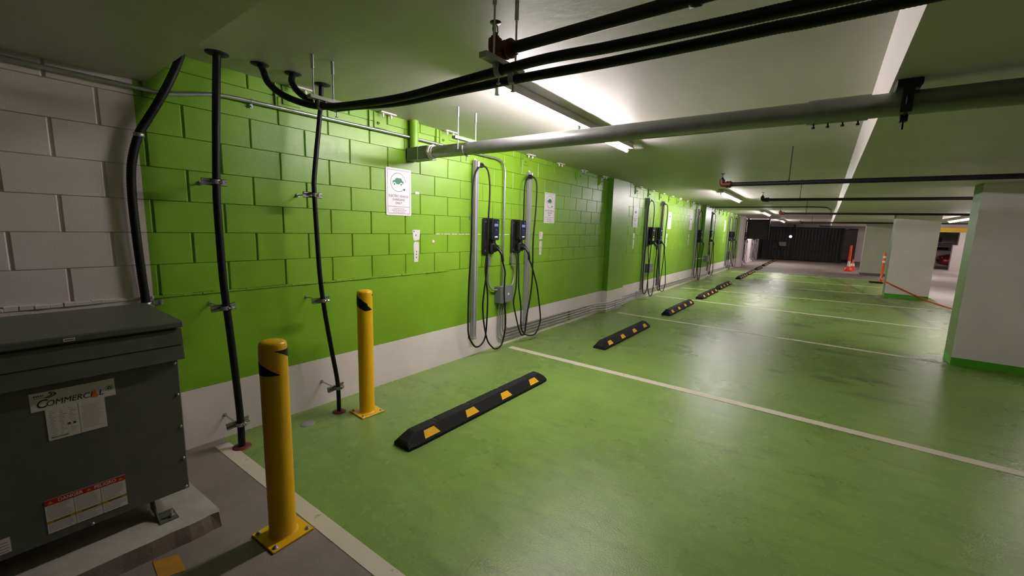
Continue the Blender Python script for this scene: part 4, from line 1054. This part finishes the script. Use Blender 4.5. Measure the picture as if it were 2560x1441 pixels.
tag(sd.build('screen_panel', M_GATE), 'low black screen against the wall just left of the far gate', 'screen')
MB().cyl((.27, 30.9, .98), (.27, 30.9, .98), .01)
rl_ = thing('round_lamp', 'small round bright lamp showing against the dark gate', 'lamp', (1.52, 30.9, 1.42))
MB().lathe((1.52, 30.93, 1.46), [(.09, .0), (.10, -.03), (.085, -.05)], 20, 0, 1).build('housing', M_GATE, rl_)
MB().lathe((1.52, 30.90, 1.46), [(.075, -.021), (.06, -.035), (0, -.042)], 20, 0, 1).build('lens', M_LAMPDOT, rl_)
dbx = MB().box((.95, 30.80, .85), (1.35, 30.92, 1.12), 0, .01)
tag(dbx.build('lock_box', M_GREY), 'grey box fixed low on the left part of the dark gate', 'box')
brc = MB().tube([(.75, 30.6, 1.3), (1.1, 30.55, .75), (1.30, 30.5, .05)], .022, 8)
tag(brc.build('gate_brace', M_GATE), 'slanting black brace standing before the left part of the gate', 'brace')
def cone(x, y, h, label):
    c = thing('traffic_cone', label, 'cone', (x, y, 0), 'orange traffic cones'); r = h*.24
    MB().box((x-r*1.15, y-r*1.15, 0), (x+r*1.15, y+r*1.15, .03), 0, .006).build('base', M_CONE, c)
    MB().lathe((x, y, 0), [(r*.95, .03), (r*.2, h*.96), (r*.16, h), (0, h)], 20).build('body', M_CONE, c)
    MB().lathe((x, y, 0), [(r*.685+.004, .03+.36*(h*.93)), (r*.485+.004, .03+.62*(h*.93))], 20).build('reflective_collar', M_REFL, c)
    return c
cone(4.40, 25.0, .50, 'orange cone standing close behind the thin red delineator before the far gate')
cone(5.10, 28.0, .42, 'small far cone half hidden by the third column')
dp = thing('delineator_post', 'thin tall red delineator with a white band, standing before the cone near the far gate', 'post', (4.22, 24.0, 0))
MB().lathe((4.22, 24.0, 0), [(.16, 0), (.16, .04), (.13, .15), (.055, .18)], 16).build('base', M_CONE, dp)
MB().lathe((4.22, 24.0, 0), [(.052, .18), (.040, 1.12), (.03, 1.17), (0, 1.17)], 12).build('tube', M_CONE, dp)
MB().lathe((4.22, 24.0, 0), [(.0545, .22), (.0525, .46)], 12).build('reflective_band', M_REFL, dp)
op = thing('delineator_post', 'orange post on a black base left of the second column, holding barrier tape', 'post', (4.92, 18.8, 0))
MB().box((4.62, 18.65, 0), (4.98, 18.95, .045), 0, .015).build('base', M_RUBBER, op)
MB().lathe((4.92, 18.8, 0), [(.036, .045), (.037, .10), (.037, 1.0), (.03, 1.04), (0, 1.04)], 14).build('tube', M_POST, op)
for z in (.70, .86): MB().lathe((4.92, 18.8, 0), [(.0395, z), (.0395, z+.07)], 14).build('reflective_band', M_REFL, op)
tp = thing('barrier_tape', 'orange barrier tape sagging across the second column to the floor', 'tape', (5.2, 14.4, 0))
path = cr([(4.92, 18.75, .30), (4.70, 16.6, .36), (4.605, 14.50, .415), (5.0, 14.47, .215), (5.40, 14.42, .03), (5.55, 13.8, .012), (5.66, 13.25, .012), (5.95, 11.8, .012)], 8)
MB().tube(path, .017, 6).build('strip', M_POST, tp)

# ------------------------------------------------------------------ far right: lane background
ye = thing('height_bar', 'yellow clearance beam hanging over the lane, between the two columns', 'beam', (7.6, 26, 1.86))
MB().box((6.2, 26.0, 1.862), (10.2, 26.12, 2.085), 0, .01).build('beam', M_BEAMY, ye)
MB().cyl((6.2, 26.05, 2.16), (10.2, 26.05, 2.16), .02, 8).build('top_pipe', M_BLKIRON, ye)
for x in (6.5, 7.45, 8.1, 9.0): MB().cyl((x, 26.05, 2.08), (x, 26.05, zs(26)), .015, 8).build('hanger_rod', M_BLKIRON, ye)
du = MB().box((8.2, 31.9, 1.52), (8.62, 32.5, 1.78)).cyl((8.4, 32.2, 1.775), (8.4, 32.2, zs(32.2)+.005), .012, 8); tag(du.build('air_duct', M_GREY), 'grey duct hanging over the far lane below the yellow beam', 'duct')
fb = MB().box((7.75, 31.5, 1.40), (8.22, 31.8, 1.64), 0, .02); tag(fb.build('fan_coil', M_GATE), 'small black unit hanging beside the far duct', 'unit')
for z, w in ((1.20, 'lower'), (1.30, 'upper')):
    tag(MB().cyl((6.2, 32.6, z), (8.8, 32.6, z+.02), .03, 10).cyl((7.0 if z < 1.25 else 8.0, 32.6, z), (7.0 if z < 1.25 else 8.0, 32.6, zs(32.6)+.005), .010, 8).build('lane_pipe', M_GREY), w+' of two level grey pipes at the back of the far lane', 'pipe', 'two far lane pipes')
lt = MB().box((6.6, 33.8, .95), (8.9, 34.0, 1.10), 0, .01); tag(lt.build('header_beam', M_GATE), 'dark header over the far opening beyond the parked red car', 'beam')
# parked red car, its nose showing past the far white wall
car = thing('car', 'dark red car parked far off, nose showing past the white lane wall', 'car', (10.1, 31.6, 0))
def carsec(x0, prof_list):
    m_ = MB(); N = len(prof_list[0][1]); vs = []
    for (x, pr_) in prof_list: vs += [(x+.6, y, z) for y, z in pr_]
    K = len(prof_list)
    m_.add(vs, [(i*N+k, i*N+(k+1) % N, (i+1)*N+(k+1) % N, (i+1)*N+k) for i in range(K-1) for k in range(N)]+[tuple(range(N))[::-1], tuple(range((K-1)*N, K*N))], 0, True); return m_
def sec(w, z0, z1, c=31.6):
    return [(c-w, z0+.06), (c-w*.9, z0), (c+w*.9, z0), (c+w, z0+.06), (c+w*1.02, (z0+z1)/2), (c+w*.96, z1-.06), (c+w*.8, z1), (c-w*.8, z1), (c-w*.96, z1-.06), (c-w*1.02, (z0+z1)/2)]
carsec(0, [(7.62, sec(.55, .32, .58)), (7.70, sec(.72, .24, .66)), (7.95, sec(.80, .20, .74)), (8.6, sec(.84, .18, .84)), (9.0, sec(.85, .18, .90)), (11.0, sec(.85, .18, .93)), (11.7, sec(.80, .22, .88)), (11.85, sec(.70, .3, .75))]).build('body', M_CAR, car)
carsec(0, [(8.7, sec(.74, .84, .88)), (9.35, sec(.66, .86, 1.32)), (9.9, sec(.64, .88, 1.42)), (10.8, sec(.64, .88, 1.38)), (11.5, sec(.70, .86, .92))]).build('cabin', M_GLASSD, car)
for x in (8.4, 11.0):
    for y in (30.84, 32.2): MB().cyl((x+.6, y, .31), (x+.6, y+.2, .31), .31, 20).build('wheel', M_TYRE, car)
for y in (31.05, 32.05): MB().lathe((8.30, y, .56), [(.0, -.05), (.07, -.03), (.08, .02)], 12, 0, 0).build('headlight', M_REFL, car)
MB().box((8.20, 31.35, .38), (8.26, 31.85, .48)).build('grille', M_GATE, car)
